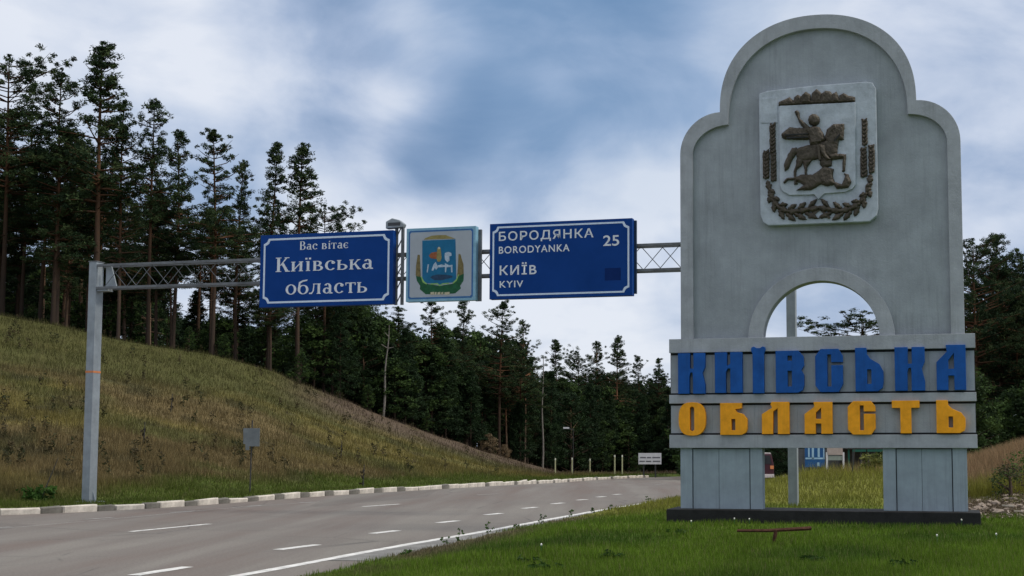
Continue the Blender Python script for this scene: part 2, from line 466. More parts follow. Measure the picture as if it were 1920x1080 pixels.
KERB = smooth_poly([(-110, 3), (-60, 14), (-33, 22.5), (-22, 26.4), (-17.5, 28.7), (-14.1, 30.6), (-12.4, 32.6), (-11.15, 35.4), (-10.2, 38.6), (-8.9, 42.8), (-7.0, 47.6),
                    (-5.3, 53), (-3.75, 61), (-1.9, 74), (0.5, 86), (4.8, 99), (13, 111), (28, 122), (60, 134), (130, 150)], 4)
REDGE = smooth_poly([(-20, -22), (-14, -10), (-8, 2), (-5.6, 10), (-3.66, 16.2), (-3.3, 18.4), (-2.87, 20.4), (-2.35, 23.2), (-1.75, 25.8), (-0.84, 29.8), (0.13, 33.6), (2.0, 39.7),
                     (5.5, 50), (9.7, 62), (15, 75), (22, 87), (34, 97), (62, 109), (130, 124)], 4)
WLINE = smooth_poly([(-10.5, -3), (-7.1, 7.5), (-4.68, 16.2), (-3.72, 20.1), (-3.1, 22.4), (-2.47, 24.6), (-1.88, 26.9), (-0.83, 31.0), (-0.02, 33.9), (1.75, 39.7), (4.9, 49)], 5)


def base_z(y):
    y = np.asarray(y, float)
    return -0.0133 * np.clip(y - 45, 0, 175) * sst(y, 40, 70)


hill_px = np.array([-900, -300, 0, 100, 200, 400, 500, 630, 760, 860, 960, 1060, 1120], float)
hill_py = np.array([480, 545, 590, 606, 630, 661, 690, 740, 790, 825, 857, 884, 887], float)
hill_d = np.array([70, 73, 75, 75, 76, 80, 82, 86, 92, 98, 106, 115, 120], float)
hill_a = (hill_px - PX) / F
hill_z = CAMZ + (835 - hill_py) / F * hill_d
kp = np.array(KERB); ka = kp[:, 0] / np.maximum(kp[:, 1], 1)
sel = kp[:, 1] > 12
kerb_a, kerb_d = ka[sel], kp[sel, 1]


def gz(x, y):
    x = np.asarray(x, float); y = np.asarray(y, float)
    dl = sdist(x, y, KERB); r = -sdist(x, y, REDGE)
    b = base_z(y)
    z = b - 0.06
    # left verge and hill
    a = np.clip(x / np.maximum(y, 5), -0.9, 0.2)
    dc = np.interp(a, hill_a, hill_d); zc = np.interp(a, hill_a, hill_z)
    dk = np.interp(a, kerb_a, kerb_d) + 2.2
    t = (y - dk) / (dc - dk)
    prof = np.where(t < 1, 0.75 * t + 0.5 * t * t - 0.25 * t ** 3, 1.0)
    prof = np.where(t < 0, 0, prof)
    hz = b + 0.16 + np.maximum(zc - b - 0.32, 0) * prof + sst(t, 0.02, 0.3) * (fbm(x, y, 5, 1) - 0.5) * 0.5 * sst(zc, 0.0, 2.0)
    hz = hz - np.clip(y - dc, 0, 120) * 0.012
    lw = sst(dl, 0.12, 0.45)
    z = np.where(dl > 0.0, b - 0.06 + (hz - b + 0.06) * lw, z)
    # right lawn and mound
    ar = x / np.maximum(y, 5)
    crest = np.interp(ar, [-0.02, 0.05, 0.117, 0.157, 0.20, 0.268, 0.31, 0.40, 0.6], [0.1, 0.35, 0.56, 0.68, 0.80, 1.0, 1.5, 2.0, 2.6])
    crest = crest - b * 0
    up = 0.2 + (crest - 0.2) * sst(y, 24.5, 42)
    dn = sst(y, 43, 62)
    rz = up * (1 - dn) + (b + 0.1) * dn + (fbm(x, y, 1.6, 9) - 0.5) * 0.06 + (fbm(x, y, 4, 5) - 0.5) * 0.12 * sst(y, 26, 34)
    rw = sst(r, -0.05, 0.5) * 0.25 + sst(r, 0.3, 3.0) * 0.75
    rz = (b + 0.05) + (rz - b - 0.05) * rw
    z = np.where(r > -0.1, np.where(r > 0.15, rz, (b - 0.06) + (rz - b + 0.06) * sst(r, -0.1, 0.15)), z)
    return z


def gz1(x, y): return float(gz(np.array([x]), np.array([y]))[0])


def zone(x, y):
    """ground cover colour (albedo) by place: what grows there"""
    x = np.asarray(x, float); y = np.asarray(y, float)
    dl = sdist(x, y, KERB); r = -sdist(x, y, REDGE)
    def C(c): return np.array(c)[None, :]
    n1_, n2_, n3_ = fbm(x, y, 9, 2), fbm(x, y, 3, 4), fbm(x, y, 1.1, 6)
    green = C((0.092, 0.152, 0.015)); dgreen = C((0.052, 0.098, 0.012)); olive = C((0.175, 0.18, 0.035))
    hol = C((0.140, 0.118, 0.036)); hbr = C((0.130, 0.098, 0.044)); hgr = C((0.080, 0.083, 0.026)); dirt = C((0.115, 0.085, 0.06)); straw = C((0.235, 0.165, 0.095))
    def mix(a, b, w): w = np.asarray(w)[:, None]; return a * (1 - w) + b * w
    # left
    c = mix(hol + 0 * x[:, None], hbr, sst(n1_, 0.42, 0.62))
    c = mix(c, hgr, sst(n2_, 0.5, 0.7) * 0.8)
    a = x / np.maximum(y, 5); dc = np.interp(np.clip(a, -0.9, 0.2), hill_a, hill_d); rel = y / dc
    mix2g = green * 0.75 + hgr * 0.4
    c = c * (0.62 + 0.75 * fbm(x, y, 0.9, 21, 3))[:, None]
    c = mix(c, C((0.045, 0.042, 0.022)), sst(fbm(x, y, 1.7, 31, 4), 0.60, 0.72) * 0.7)
    c = mix(c, hgr * 0.9, sst(rel, 0.72, 0.85) * sst(n1_ + 0.3 * n3_, 0.45, 0.7) * 0.9)
    ridge = sst(a, -0.27, -0.2) * sst(rel, 0.80, 0.92) * sst(n3_ * 0.5 + n2_ * 0.5, 0.2, 0.4)
    c = mix(c, dirt * 0.9, ridge)
    c = mix(c, dirt * 0.62, sst(rel, 1.0, 1.02) * 0.85)
    c = mix(c, mix2g * 0.62, (1 - sst(dl + (n2_ - 0.5) * 2.5, 2.0, 3.6)) * 0.92)
    # right
    g = mix(green + 0 * x[:, None], dgreen, sst(n2_, 0.45, 0.7))
    g = mix(g, olive * 0.7, sst(n1_ + (n3_ - .5) * .3, 0.55, 0.75) * 0.35)
    g = mix(g, olive, sst(y + (n2_ - 0.5) * 5, 25.5, 31))
    bank = sst(a + (n3_ - 0.5) * 0.03, 0.243, 0.262) * sst(y + (n2_ - .5) * 3, 31, 34.5)
    g = mix(g, straw, bank)
    g = mix(g, straw, sst(a, 0.15, 0.19) * sst(y + (n2_ - .5) * 6, 38, 42) * 0.7)
    g = mix(g, dirt * 1.3, sst(a, 0.245, 0.258) * sst(y, 25.8, 26.8) * (1 - sst(y + (a - 0.26) * 30, 29.0, 30.5)) * 0.9)
    g = mix(g, dirt, (1 - sst(r, 0.5, 1.4)) * sst(r, 0, 0.2) * sst(n2_ + 0.35 * (y < 28), 0.55, 0.75) * 0.85)
    g = mix(g, dirt * 0.6, sst(y, 60, 75))
    out = np.where((r > -0.3)[:, None], g, c)
    return np.clip(out, 0.005, 1)


def axis(pts):
    out = []
    for a, b, s in pts: out += list(np.arange(a, b, s))
    out.append(pts[-1][1]); return np.array(out)


xs = axis([(-1200, -300, 90), (-300, -90, 14), (-90, -40, 2), (-40, 26, 0.3), (26, 60, 2), (60, 300, 14), (300, 1200, 90)])
ys = axis([(-200, -20, 20), (-20, 8, 2), (8, 62, 0.3), (62, 130, 0.8), (130, 240, 6), (240, 2000, 110)])
GX, GY = np.meshgrid(xs, ys); gx, gy = GX.ravel(), GY.ravel()
nx, ny = len(xs), len(ys)
idx = np.arange(nx * ny).reshape(ny, nx)
quads = np.stack([idx[:-1, :-1], idx[:-1, 1:], idx[1:, 1:], idx[1:, :-1]], -1).reshape(-1, 4)
me = mesh_np('ground', np.stack([gx, gy, gz(gx, gy)], 1), quads, zone(gx, gy)); me.shade_smooth()
tag(obj('ground', me, 'ground'), kind='structure')

# road: a sheet between kerb and right edge
xr = axis([(-110, -30, 2.0), (-30, 14, 0.5), (14, 130, 2.0)]); yr = axis([(-22, 10, 1.0), (10, 60, 0.5), (60, 150, 1.5)])
RX, RY = np.meshgrid(xr, yr); rx, ry = RX.ravel(), RY.ravel()
ins = (sdist(rx, ry, KERB) < 0.35) & (sdist(rx, ry, REDGE) > -0.45)
idx = np.arange(len(rx)).reshape(RX.shape)
q = np.stack([idx[:-1, :-1], idx[:-1, 1:], idx[1:, 1:], idx[1:, :-1]], -1).reshape(-1, 4)
near_in = (sdist(rx, ry, KERB) < 0.12) & (sdist(rx, ry, REDGE) > -0.2)
q = q[near_in[q].any(1)]
dlr = sdist(rx, ry, KERB)
zr = base_z(ry)
used = np.unique(q); remap = -np.ones(len(rx), int); remap[used] = np.arange(len(used))
# keep overrunning corners on the verge side under the turf
V = np.stack([rx, ry, zr], 1)[used]
me = mesh_np('road', V, remap[q]); me.shade_smooth()
road = tag(obj('road', me, 'asphalt'), kind='structure')


def strip(name, pl, w, mat, parent, z=0.004, ends=True):
    """flat painted strip along a polyline, following the road"""
    pts = [Vector(p_) for p_ in pl]; fine = [pts[0]]
    for a, b in zip(pts[:-1], pts[1:]):
        k = max(1, int((b - a).length / 0.5))
        fine += [a.lerp(b, (i + 1) / k) for i in range(k)]
    vs = []
    for i, p_ in enumerate(fine):
        d = (fine[min(i + 1, len(fine) - 1)] - fine[max(i - 1, 0)]).normalized(); nrm = Vector((-d.y, d.x))
        jit = 1 + 0.08 * math.sin(i * 1.7)
        for s_ in (-1, 1):
            q_ = p_ + nrm * s_ * w / 2 * jit; vs.append((q_.x, q_.y, float(base_z(q_.y)) + z))
    fs = [(2 * i, 2 * i + 2, 2 * i + 3, 2 * i + 1)[::-1] for i in range(len(fine) - 1)]
    me = bpy.data.meshes.new(name); me.from_pydata(vs, [], fs); me.update()
    return obj(name, me, mat, parent)


def ground_px(px, py):
    """point of the road plane seen at a pixel"""
    r = ray(px, py); lo, hi = 5.0, 200.0
    for _ in range(60):
        mid = (lo + hi) / 2
        zz = CAMZ + r[2] / r[1] * mid
        if zz > float(base_z(mid)): lo = mid
        else: hi = mid
    return (r[0] / r[1] * lo, lo)


strip('edge_line', WLINE, 0.18, 'line_paint', road)
dashes = [((250, 1079), (352, 1063)), ((521, 1031), (595, 1021.5)), ((698, 1000.5), (745, 995)), ((821, 980.5), (858, 976.5)), ((911, 965.5), (940, 962.5)), ((981, 953.5), (1006, 951)),
          ((1036, 945), (1056, 943)), ((1083, 938), (1099, 936.5)), ((1120, 932.2), (1134, 931)), ((1151, 927.5), (1163, 926.6))]
for a, b in dashes: strip('lane_dash', [ground_px(*a), ground_px(*b)], 0.19, 'line_paint', road)
for a, b in [((245, 997), (393, 982.5)), ((681, 950), (750, 945.2)), ((-140, 1036), (-20, 1025))]: strip('lane_dash', [ground_px(*a), ground_px(*b)], 0.14, 'line_paint', road)
for a, b in [((-5, 989.5), (20, 988)), ((160, 974), (212, 970.5)), ((320, 961), (367, 958)), ((462, 949.5), (490, 947.8)), ((560, 943), (588, 941.2)), ((895, 928), (935, 925.8)), ((1228, 909), (1246, 908))]:
    strip('worn_dash', [ground_px(*a), ground_px(*b)], 0.13, 'line_worn', road)
# thin tar seam along the lanes
strip('tar_seam', [ground_px(0, 991), ground_px(212, 973), ground_px(330, 961.5), ground_px(460, 950), ground_px(600, 941)], 0.05, 'line_worn', road, 0.002)
# paler hard shoulder between edge line and turf
shoulder = [(WLINE[i][0] * 0.5 + REDGE[0][0] * 0, WLINE[i][1]) for i in range(0)]
wl = np.array(WLINE); vs, fs = [], []
M['shoulder'] = simple('pale_concrete_shoulder', (0.215, 0.21, 0.20), 0.9, 0.35, 2.0, 0.4, 25)
for i, yy in enumerate(np.arange(18.6, 41.0, 0.5)):
    xa = np.interp(yy, wl[:, 1], wl[:, 0]) + 0.10
    re = np.array(REDGE); xb = np.interp(yy, re[:, 1], re[:, 0]) + 0.30
    z_ = float(base_z(yy)) + 0.006
    vs += [(xa, yy, z_), (max(xb, xa + .02), yy - 0.1, z_)]
fs = [(2 * i, 2 * i + 1, 2 * i + 3, 2 * i + 2) for i in range(len(vs) // 2 - 1)]
me = bpy.data.meshes.new('shoulder'); me.from_pydata(vs, [], fs); me.update()
tag(obj('hard_shoulder', me, 'shoulder'), kind='structure')

# kerb stones
kerb = tag(empty('kerb', (KERB[12][0], KERB[12][1], 0)), kind='structure')
kk = [Vector(p_) for p_ in KERB]
cum = [0.0]
for a, b in zip(kk[:-1], kk[1:]): cum.append(cum[-1] + (b - a).length)


def along(s_):
    for i in range(len(cum) - 1):
        if s_ <= cum[i + 1]:
            t = (s_ - cum[i]) / (cum[i + 1] - cum[i]); return kk[i].lerp(kk[i + 1], t), (kk[i + 1] - kk[i]).normalized()
    return kk[-1], (kk[-1] - kk[-2]).normalized()


s_start = next(c_ for c_, p_ in zip(cum, kk) if p_.x > -34)
s_end = next(c_ for c_, p_ in zip(cum, kk) if p_.y > 90)
def stone_mesh(L, seed):
    rs = random.Random(seed)
    b = MB(); e = 0.03
    w, h = 0.17, 0.155
    b.box(0, 0, -0.1, L, w, h)
    me = bpy.data.meshes.new('kerb_stone'); me.from_pydata(b.v, [], b.f)
    bm = bmesh.new(); bm.from_mesh(me)
    bmesh.ops.bevel(bm, geom=[e_ for e_ in bm.edges if all(v_.co.z > 0.1 for v_ in e_.verts) or abs(e_.verts[0].co.z - e_.verts[1].co.z) > .1], offset=e * .8, segments=1, affect='EDGES')
    for v_ in bm.verts:
        v_.co += Vector((rs.uniform(-.012, .012), rs.uniform(-.012, .012), rs.uniform(-.015, .01) if v_.co.z > 0 else 0))
    bm.to_mesh(me); bm.free(); return me
km = {}
for wn in ('kerb_white', 'kerb_grey'):
    for i in range(4):
        L = 0.92 if wn == 'kerb_white' else 0.50
        me = stone_mesh(L, i + 7 * (wn == 'kerb_grey')); me.materials.append(M[wn]); km[wn, i] = (me, L)
s_ = s_start; i = 0
while s_ < s_end:
    p_, d_ = along(s_)
    wn = 'kerb_white' if i % 2 == 0 else 'kerb_grey'
    if i in (9, 17, 25) : wn = 'kerb_grey'
    if p_.y > 47: wn = 'kerb_white' if i % 5 else 'kerb_grey'
    me, L = km[wn, random.randrange(4)]
    o = bpy.data.objects.new('kerb_stone', me); link(o, kerb)
    p2, _ = along(s_ + L)
    dd = (p2 - p_).normalized()
    o.location = (p_.x - kerb.location.x, p_.y - kerb.location.y, float(base_z(p_.y)) + random.uniform(-.03, .012))
    o.rotation_euler = (random.uniform(-.05, .04), random.uniform(-.02, .02), math.atan2(dd.y, dd.x) + random.uniform(-.012, .012))
    s_ += L + random.uniform(0.015, 0.04); i += 1


# ------------------------------------------------------------------ frames of reference for upright faces
class Frame:
    def __init__(s, x, y, deg): s.o = Vector((x, y)); s.a = R(deg); s.U = Vector((math.cos(s.a), math.sin(s.a))); s.N = Vector((-math.sin(s.a), math.cos(s.a)))
    def px(s, px, py, ly=0.0):
        """local (x, z) of a pixel's ray on the upright plane local y = ly"""
        r = ray(px, py); d = Vector((r[0], r[1])); o = s.o + s.N * ly
        t = o.dot(s.N) / d.dot(s.N)
        p_ = d * t - s.o
        return (p_.dot(s.U), CAMZ + r[2] * t)


MX, MY, MZ = at(1543, 900, 24).x, 24.0, 0.19
mf = Frame(MX, MY, -14)
mon = empty('monument', (MX, MY, 0), R(-14))
tag(mon, 'tall grey concrete region monument with stepped arch top and big blue and orange letters', 'monument')


def P(pts, ly=0.0): return [mf.px(a, b, ly) for a, b in pts]


zbase = MZ + 0.13
# plinth
xl, xr_ = mf.px(1250, 960, -0.3)[0], mf.px(1839, 960, -0.3)[0]
MB().box(xl, -0.34, -0.3, xr_, 0.75, mf.px(1543, 958, -0.34)[1]).build('plinth', 'plinth', mon, bevel=0.015)
zp = mf.px(1543, 958, -0.34)[1]
# pillars
for (a0, a1, b0, b1, seam_shade) in ((1276, 1298, 1407, 1430, 1358), (1656, 1680, 1787, 1814, None)):
    x0, x1, x2, x3 = [mf.px(v_, 900)[0] for v_ in (a0, a1, b0, b1)]
    zt = mf.px(1543, 842)[1] + 0.05
    pil = MB().box(x0 + .004, 0.05, zp - .02, x3 - .004, 0.33, zt).build('pillar', 'pillar_paint', mon)
    MB().box(x1 + .002, 0.0486, zp, x2 - .002, 0.0496, zt - .04).build('panel_seam', 'seam_shade', pil)
    MB().box(x0, 0.0, zp, x1, 0.052, zt - .03).build('edge_strip', 'pillar_paint', pil, bevel=0.006)
    MB().box(x2, 0.0, zp, x3, 0.052, zt - .03).build('edge_strip', 'pillar_paint', pil, bevel=0.006)
    w_ = (x2 - x1)
    cuts = [x1 + .014, x1 + w_ * 0.46, x2 - .014]
    for c0, c1 in zip(cuts[:-1], cuts[1:]):
        MB().box(c0 + .003, 0.022, zp, c1 - .003, 0.0484, zt - .05).build('panel', 'pillar_paint', pil, bevel=0.003)
# lettering band
bx0, bx1 = mf.px(1256, 740)[0], mf.px(1830.5, 740)[0]
def zl(y): return mf.px(1543, y, -0.05)[1]
band_rows = dict(top=(630.5, 657), mid=(738, 754.5), low=(815, 840))
zb0, zb1 = zl(839), zl(631)
MB().box(bx0 + .01, 0.02, zb0 + .01, bx1 - .01, 0.40, zb1 - .01).build('band_wall', 'seam_shade', mon)  # dark wall colour puts shadow lines into the gaps beside the rails
for k, (a, b) in band_rows.items():
    MB().box(bx0, -0.065, zl(b), bx1, 0.018, zl(a)).build('rail', 'concrete', mon, bevel=0.007)
MB().box(bx0 + .002, 0.402, zb0, bx1 - .002, 0.44, zb1).build('back_cladding', 'concrete', mon)
# raised backing plates between rails
npl = 7
for (a, b) in ((661.5, 734.5), (758.5, 811.5)):
    for k in range(npl):
        q0, q1 = bx0 + .02 + (bx1 - bx0 - .04) * k / npl, bx0 + .02 + (bx1 - bx0 - .04) * (k + 1) / npl
        MB().box(q0 + .001, 0.004, zl(b), q1 - .001, 0.021, zl(a)).build('backing_panel', 'concrete_panel', mon, bevel=0.002)


def arc(cx, cz, rx_, rz_, a0, a1, n):
    return [(cx + rx_ * math.cos(R(a0 + (a1 - a0) * i / n)), cz + rz_ * math.sin(R(a0 + (a1 - a0) * i / n))) for i in range(n + 1)]


# upper slab outline, drawn with true arcs in metres
zs = zl(634)
xL, xR = mf.px(1276.5, 450)[0], mf.px(1805, 450)[0]
xc = (xL + xR) / 2 - 0.0
hw = (xR - xL) / 2
top = mf.px(1537, 28)[1]
sh = (mf.px(1352, 212)[1] + mf.px(1720, 187)[1]) / 2       # where shoulders meet the arch
shx = (mf.px(1720, 187)[0] - mf.px(1352, 212)[0]) / 2
shr = (mf.px(1277, 290)[1] + mf.px(1803, 265)[1]) / 2      # where shoulder arcs start


def outline(hw_, shx_, shz, strz, top_, n=14):
    """from lower right, up over the arch, to lower left (x relative to centre)"""
    pts = []
    pts += arc(shx_, strz, hw_ - shx_, shz - strz, 0, 90, n)                # right shoulder
    rx_, rz_ = shx_, top_ - shz
    pts += arc(0, shz, rx_, rz_, 0, 180, 40)[1:-1] if False else []
    # arch springs a little below its widest point: superellipse close to a circle
    for i in range(1, 60):
        t = math.pi * i / 60
        ex = 0.93
        x_ = rx_ * math.copysign(abs(math.cos(t)) ** ex, math.cos(t)); z_ = rz_ * math.sin(t) ** 0.86
        pts.append((x_, shz + z_))
    pts += arc(-shx_, strz, hw_ - shx_, shz - strz, 90, 180, n)
    return [(xc + a_, b_) for a_, b_ in pts]


outer = outline(hw, shx, sh, shr, top)
bw = 0.235
inner = outline(hw - bw, shx - 0.155, sh - 0.25, shr - 0.02, top - 0.26)
# arch opening
oxl, oxr = mf.px(1430, 600)[0], mf.px(1649, 600)[0]
oc, orx = (oxl + oxr) / 2, (oxr - oxl) / 2
ozt = mf.px(1537, 526)[1]
zdoor = zs
opening = arc(oc, zdoor, orx, ozt - zdoor, 0, 180, 40)
rr_ = 0.27
slab_hole = opening
SL = [(xc + hw, zs - 0.01)] + outer + [(xc - hw, zs - 0.01)]
# the slab as one outline with the opening cut up from below
SLo = [(oc + orx, zs - 0.01)] + SL + [(oc - orx, zs - 0.01)] + opening[::-1][1:-1]
slab = MB().prism(SLo, 0.06, 0.38).build('arched_slab', 'concrete_panel', mon)
rim = [(xc + hw, zs + 0.035)] + outer + [(xc - hw, zs + 0.035), (xc - hw + bw, zs + 0.035)] + inner[::-1] + [(xc + hw - bw, zs + 0.035)]
MB().prism(rim, -0.035, 0.062).build('rim', 'concrete', slab, bevel=0.006)
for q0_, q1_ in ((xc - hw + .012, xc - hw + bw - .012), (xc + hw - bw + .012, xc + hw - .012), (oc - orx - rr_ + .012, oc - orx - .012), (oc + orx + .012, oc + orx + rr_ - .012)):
    MB().box(q0_, 0.004, zs - .012, q1_, 0.058, zs + .028).build('rim_foot_shade', 'seam_shade', slab)  # added dark strip: shade painted under the rim and surround ends
ringp = [(oc + orx + rr_, zs + 0.03)] + arc(oc, zdoor, orx + rr_, ozt - zdoor + 0.24, 0, 180, 40)[1:-1] + [(oc - orx - rr_, zs + 0.03)] + [(oc - orx + .004, zs + 0.03)] + arc(oc, zdoor, orx - .004, ozt - zdoor - .004, 180, 0, 40)[1:-1] + [(oc + orx - .004, zs + 0.03)]
MB().prism(ringp, -0.01, 0.062).build('arch_surround', 'concrete', slab, bevel=0.006)

# ---- big letters
GL = {
 'К': ([(0, 0), (.42, 0), (.42, .42), (.46, .52), (.54, .52), (.55, .42), (.55, 0), (1, 0), (1, .22), (.9, .5), (1, .66), (1, 1), (.57, 1), (.57, .62), (.44, .62), (.44, 1), (0, 1)], []),
 'И': ([(0, 0), (.4, 0), (.4, .5), (.47, .6), (.57, .6), (.56, .5), (.56, 0), (1, 0), (1, 1), (.56, 1), (.56, .72), (.44, .66), (.44, 1), (0, 1)], []),
 'Ї': ([(.1, 0), (.88, 0), (.88, .85), (1, .93), (.97, .98), (.8, 1), (.62, .965), (.38, .965), (.2, 1), (.03, .98), (0, .92), (.1, .84)], []),
 'В': ([(0, 0), (.78, 0), (.95, .06), (1, .18), (1, .42), (.9, .53), (1, .64), (.98, .86), (.8, 1), (0, 1)], [[(.42, .15), (.57, .15), (.57, .52), (.42, .52)], [(.42, .76), (.58, .76), (.58, .88), (.42, .88)]]),
 'С': ([(1, .18), (1, .62), (.58, .62), (.58, .13), (.44, .13), (.44, .87), (.58, .87), (.58, .69), (1, .69), (1, .84), (.84, 1), (.2, 1), (.0, .83), (0, .15), (.18, 0), (.84, 0)], []),
 'Ь': ([(0, 0), (.8, 0), (.96, .07), (1, .2), (1, .45), (.86, .62), (.55, .74), (.42, .85), (.4, 1), (0, 1)], [[(.42, .17), (.57, .17), (.57, .5), (.42, .5)]]),
 'А': ([(0, 0), (.4, 0), (.4, .32), (.6, .32), (.6, 0), (1, 0), (1, 1), (.33, 1), (.36, .85), (0, .62)], [[(.41, .47), (.6, .47), (.6, .82), (.41, .66)]]),
 'Л': ([(0, 0), (.4, 0), (.42, .7), (.58, .8), (.58, 0), (1, 0), (1, 1), (.36, 1), (.32, .92), (.38, .82), (0, .62)], []),
 'Б': ([(0, 0), (.8, 0), (.96, .08), (1, .2), (1, .5), (.84, .66), (.62, .71), (.56, .8), (.8, .83), (.8, 1), (0, 1)], [[(.42, .15), (.56, .15), (.56, .5), (.42, .5)]]),
 'Т': ([(.3, 0), (.7, 0), (.7, .78), (1, .78), (1, 1), (0, 1), (0, .78), (.3, .78)], []),
 'О': ([(1 * .5 + .5 * math.copysign(abs(math.cos(t)) ** .75, math.cos(t)), .5 + .5 * math.copysign(abs(math.sin(t)) ** .75, math.sin(t))) for t in [2 * math.pi * i / 24 for i in range(24)]],
       [[(.42, .17), (.5, .13), (.58, .17), (.58, .83), (.5, .87), (.42, .83)]]),
}
blue_row = [('К', 1271, 1322, 662, 738), ('И', 1340, 1392, 661, 737), ('Ї', 1408, 1436, 650, 738), ('В', 1454, 1508, 657, 736), ('С', 1528, 1581, 654, 735), ('Ь', 1603, 1657, 652, 734), ('К', 1677, 1735, 651, 733), ('А', 1755, 1812, 647, 732)]
or_row = [('О', 1272, 1323, 754, 817), ('Б', 1350, 1401, 755, 815), ('Л', 1428, 1480, 754, 814.5), ('А', 1508, 1561, 754, 814), ('С', 1589, 1642, 752, 815), ('Т', 1672, 1725, 751, 812.5), ('Ь', 1755, 1811, 750, 812)]
for row, mat, yf in ((blue_row, 'blue_letter', -0.115), (or_row, 'orange_letter', -0.13)):
    for ch, a0, a1, b0, b1 in row:
        x0, z1 = mf.px(a0, b0, yf); x1, z0 = mf.px(a1, b1, yf)
        z1 = mf.px((a0 + a1) / 2, b0, yf)[1]; z0 = mf.px((a0 + a1) / 2, b1, yf)[1]
        out, holes = GL[ch]
        jz = random.uniform(-.006, .006)
        tr = lambda l: [(x0 + (x1 - x0) * u_ , z0 + (z1 - z0) * v_ + jz) for u_, v_ in l]
        MB().prism(tr(out), yf, 0.003, [tr(h) for h in holes]).build('letter', mat, mon, bevel=0.006)

# ---- plaque with relief
def cp(u_, v_, ly): return mf.px(1380 + u_ / 3.272, 120 + v_ / 3.272, ly)   # enlarged-crop coordinates


def Q(l, ly): return [cp(a, b, ly) for a, b in l]


pl_y = -0.10
pts = Q([(140, 215), (143, 182), (190, 165), (500, 130), (800, 108), (838, 115), (858, 150), (872, 880), (862, 930), (820, 965), (200, 990), (168, 970), (150, 925)], pl_y)
plaque = MB().prism(pts[::-1], pl_y, 0.062).build('emblem_plaque', 'plaque', slab, bevel=0.014)
pts = Q([(143, 214), (250, 205), (255, 360), (150, 362)], pl_y - .012)
MB().prism(pts[::-1], pl_y - .012, pl_y + .003).build('plaque_slab', 'plaque', plaque, bevel=0.004)
ly = pl_y - 0.045
shield = [(265, 256), (732, 234), (735, 740), (715, 765), (670, 785), (540, 795), (505, 832), (480, 800), (330, 805), (285, 780), (268, 745)]
sh_o = MB().prism(Q(shield, ly)[::-1], ly, pl_y + .002).build('shield', 'plaque', plaque, bevel=0.012)


def inpoly(x, z, poly):
    c_ = np.zeros(x.shape, bool); n = len(poly)
    for i in range(n):
        (x0, z0), (x1, z1) = poly[i - 1], poly[i]
        cond = (z0 > z) != (z1 > z)
        with np.errstate(divide='ignore', invalid='ignore'):
            xi = (x1 - x0) * (z - z0) / (z1 - z0 + 1e-12) + x0
        c_ ^= cond & (x < xi)
    return c_


def relief(name, polys, ybase, h, w, parent, seed=0, res=0.009, fold=0.012):
    """rounded raised form over each outline: a height field rising from ybase towards the viewer"""
    allp = [q_ for pl in polys for q_ in pl]
    x0, x1 = min(a for a, b in allp) - .05, max(a for a, b in allp) + .05
    z0, z1 = min(b for a, b in allp) - .05, max(b for a, b in allp) + .05
    gx_, gz_ = np.meshgrid(np.arange(x0, x1, res), np.arange(z0, z1, res)); X, Z = gx_.ravel(), gz_.ravel()
    H = np.full(X.shape, -1.0)
    for k, pl in enumerate(polys):
        d = np.full(X.shape, 1e9)
        for i in range(len(pl)):
            (ax, az), (bx_, bz_) = pl[i - 1], pl[i]
            dx, dz = bx_ - ax, bz_ - az; L2 = dx * dx + dz * dz + 1e-12
            t = np.clip(((X - ax) * dx + (Z - az) * dz) / L2, 0, 1)
            d = np.minimum(d, np.hypot(X - ax - t * dx, Z - az - t * dz))
        sd_ = np.where(inpoly(X, Z, pl), d, -d) + (fbm(X, Z, .05, seed + k, 2) - .5) * .014
        hh = np.where(sd_ > 0, h * (0.5 + 0.5 * np.tanh(sd_ / (w * .6))) * (1 + 0.12 * (k % 3)), sd_ * h * 0.5 / 0.007)
        H = np.maximum(H, np.where(sd_ > -0.03, hh, -1))
    H = np.where(H > 0.01, H + fold * (fbm(X * 1.4, Z * 1.0 + X * .6, 0.045, seed) - .5) * 2.2, H)
    idx = np.arange(len(X)).reshape(gx_.shape)
    q = np.stack([idx[:-1, :-1], idx[:-1, 1:], idx[1:, 1:], idx[1:, :-1]], -1).reshape(-1, 4)
    Hc = np.maximum(H, -0.008)
    q = q[(H[q] > 0).any(1)]
    us = np.unique(q); rm = -np.ones(len(X), int); rm[us] = np.arange(len(us))
    me = mesh_np(name, np.stack([X, ybase - Hc, Z], 1)[us], rm[q]); me.shade_smooth()
    return obj(name, me, 'bronze', parent)


def leaf(cx, cy, L, w_, deg):
    c_, s_n = math.cos(R(deg)), math.sin(R(deg)); out = []
    for u_, v_ in ((-.5, 0), (-.3, .32), (-.12, .28), (0, .5), (.16, .36), (.3, .3), (.5, 0), (.3, -.3), (.16, -.36), (0, -.5), (-.12, -.28), (-.3, -.32)):
        a, b = u_ * L, v_ * w_; out.append((cx + a * c_ - b * s_n, cy + a * s_n + b * c_))
    return out


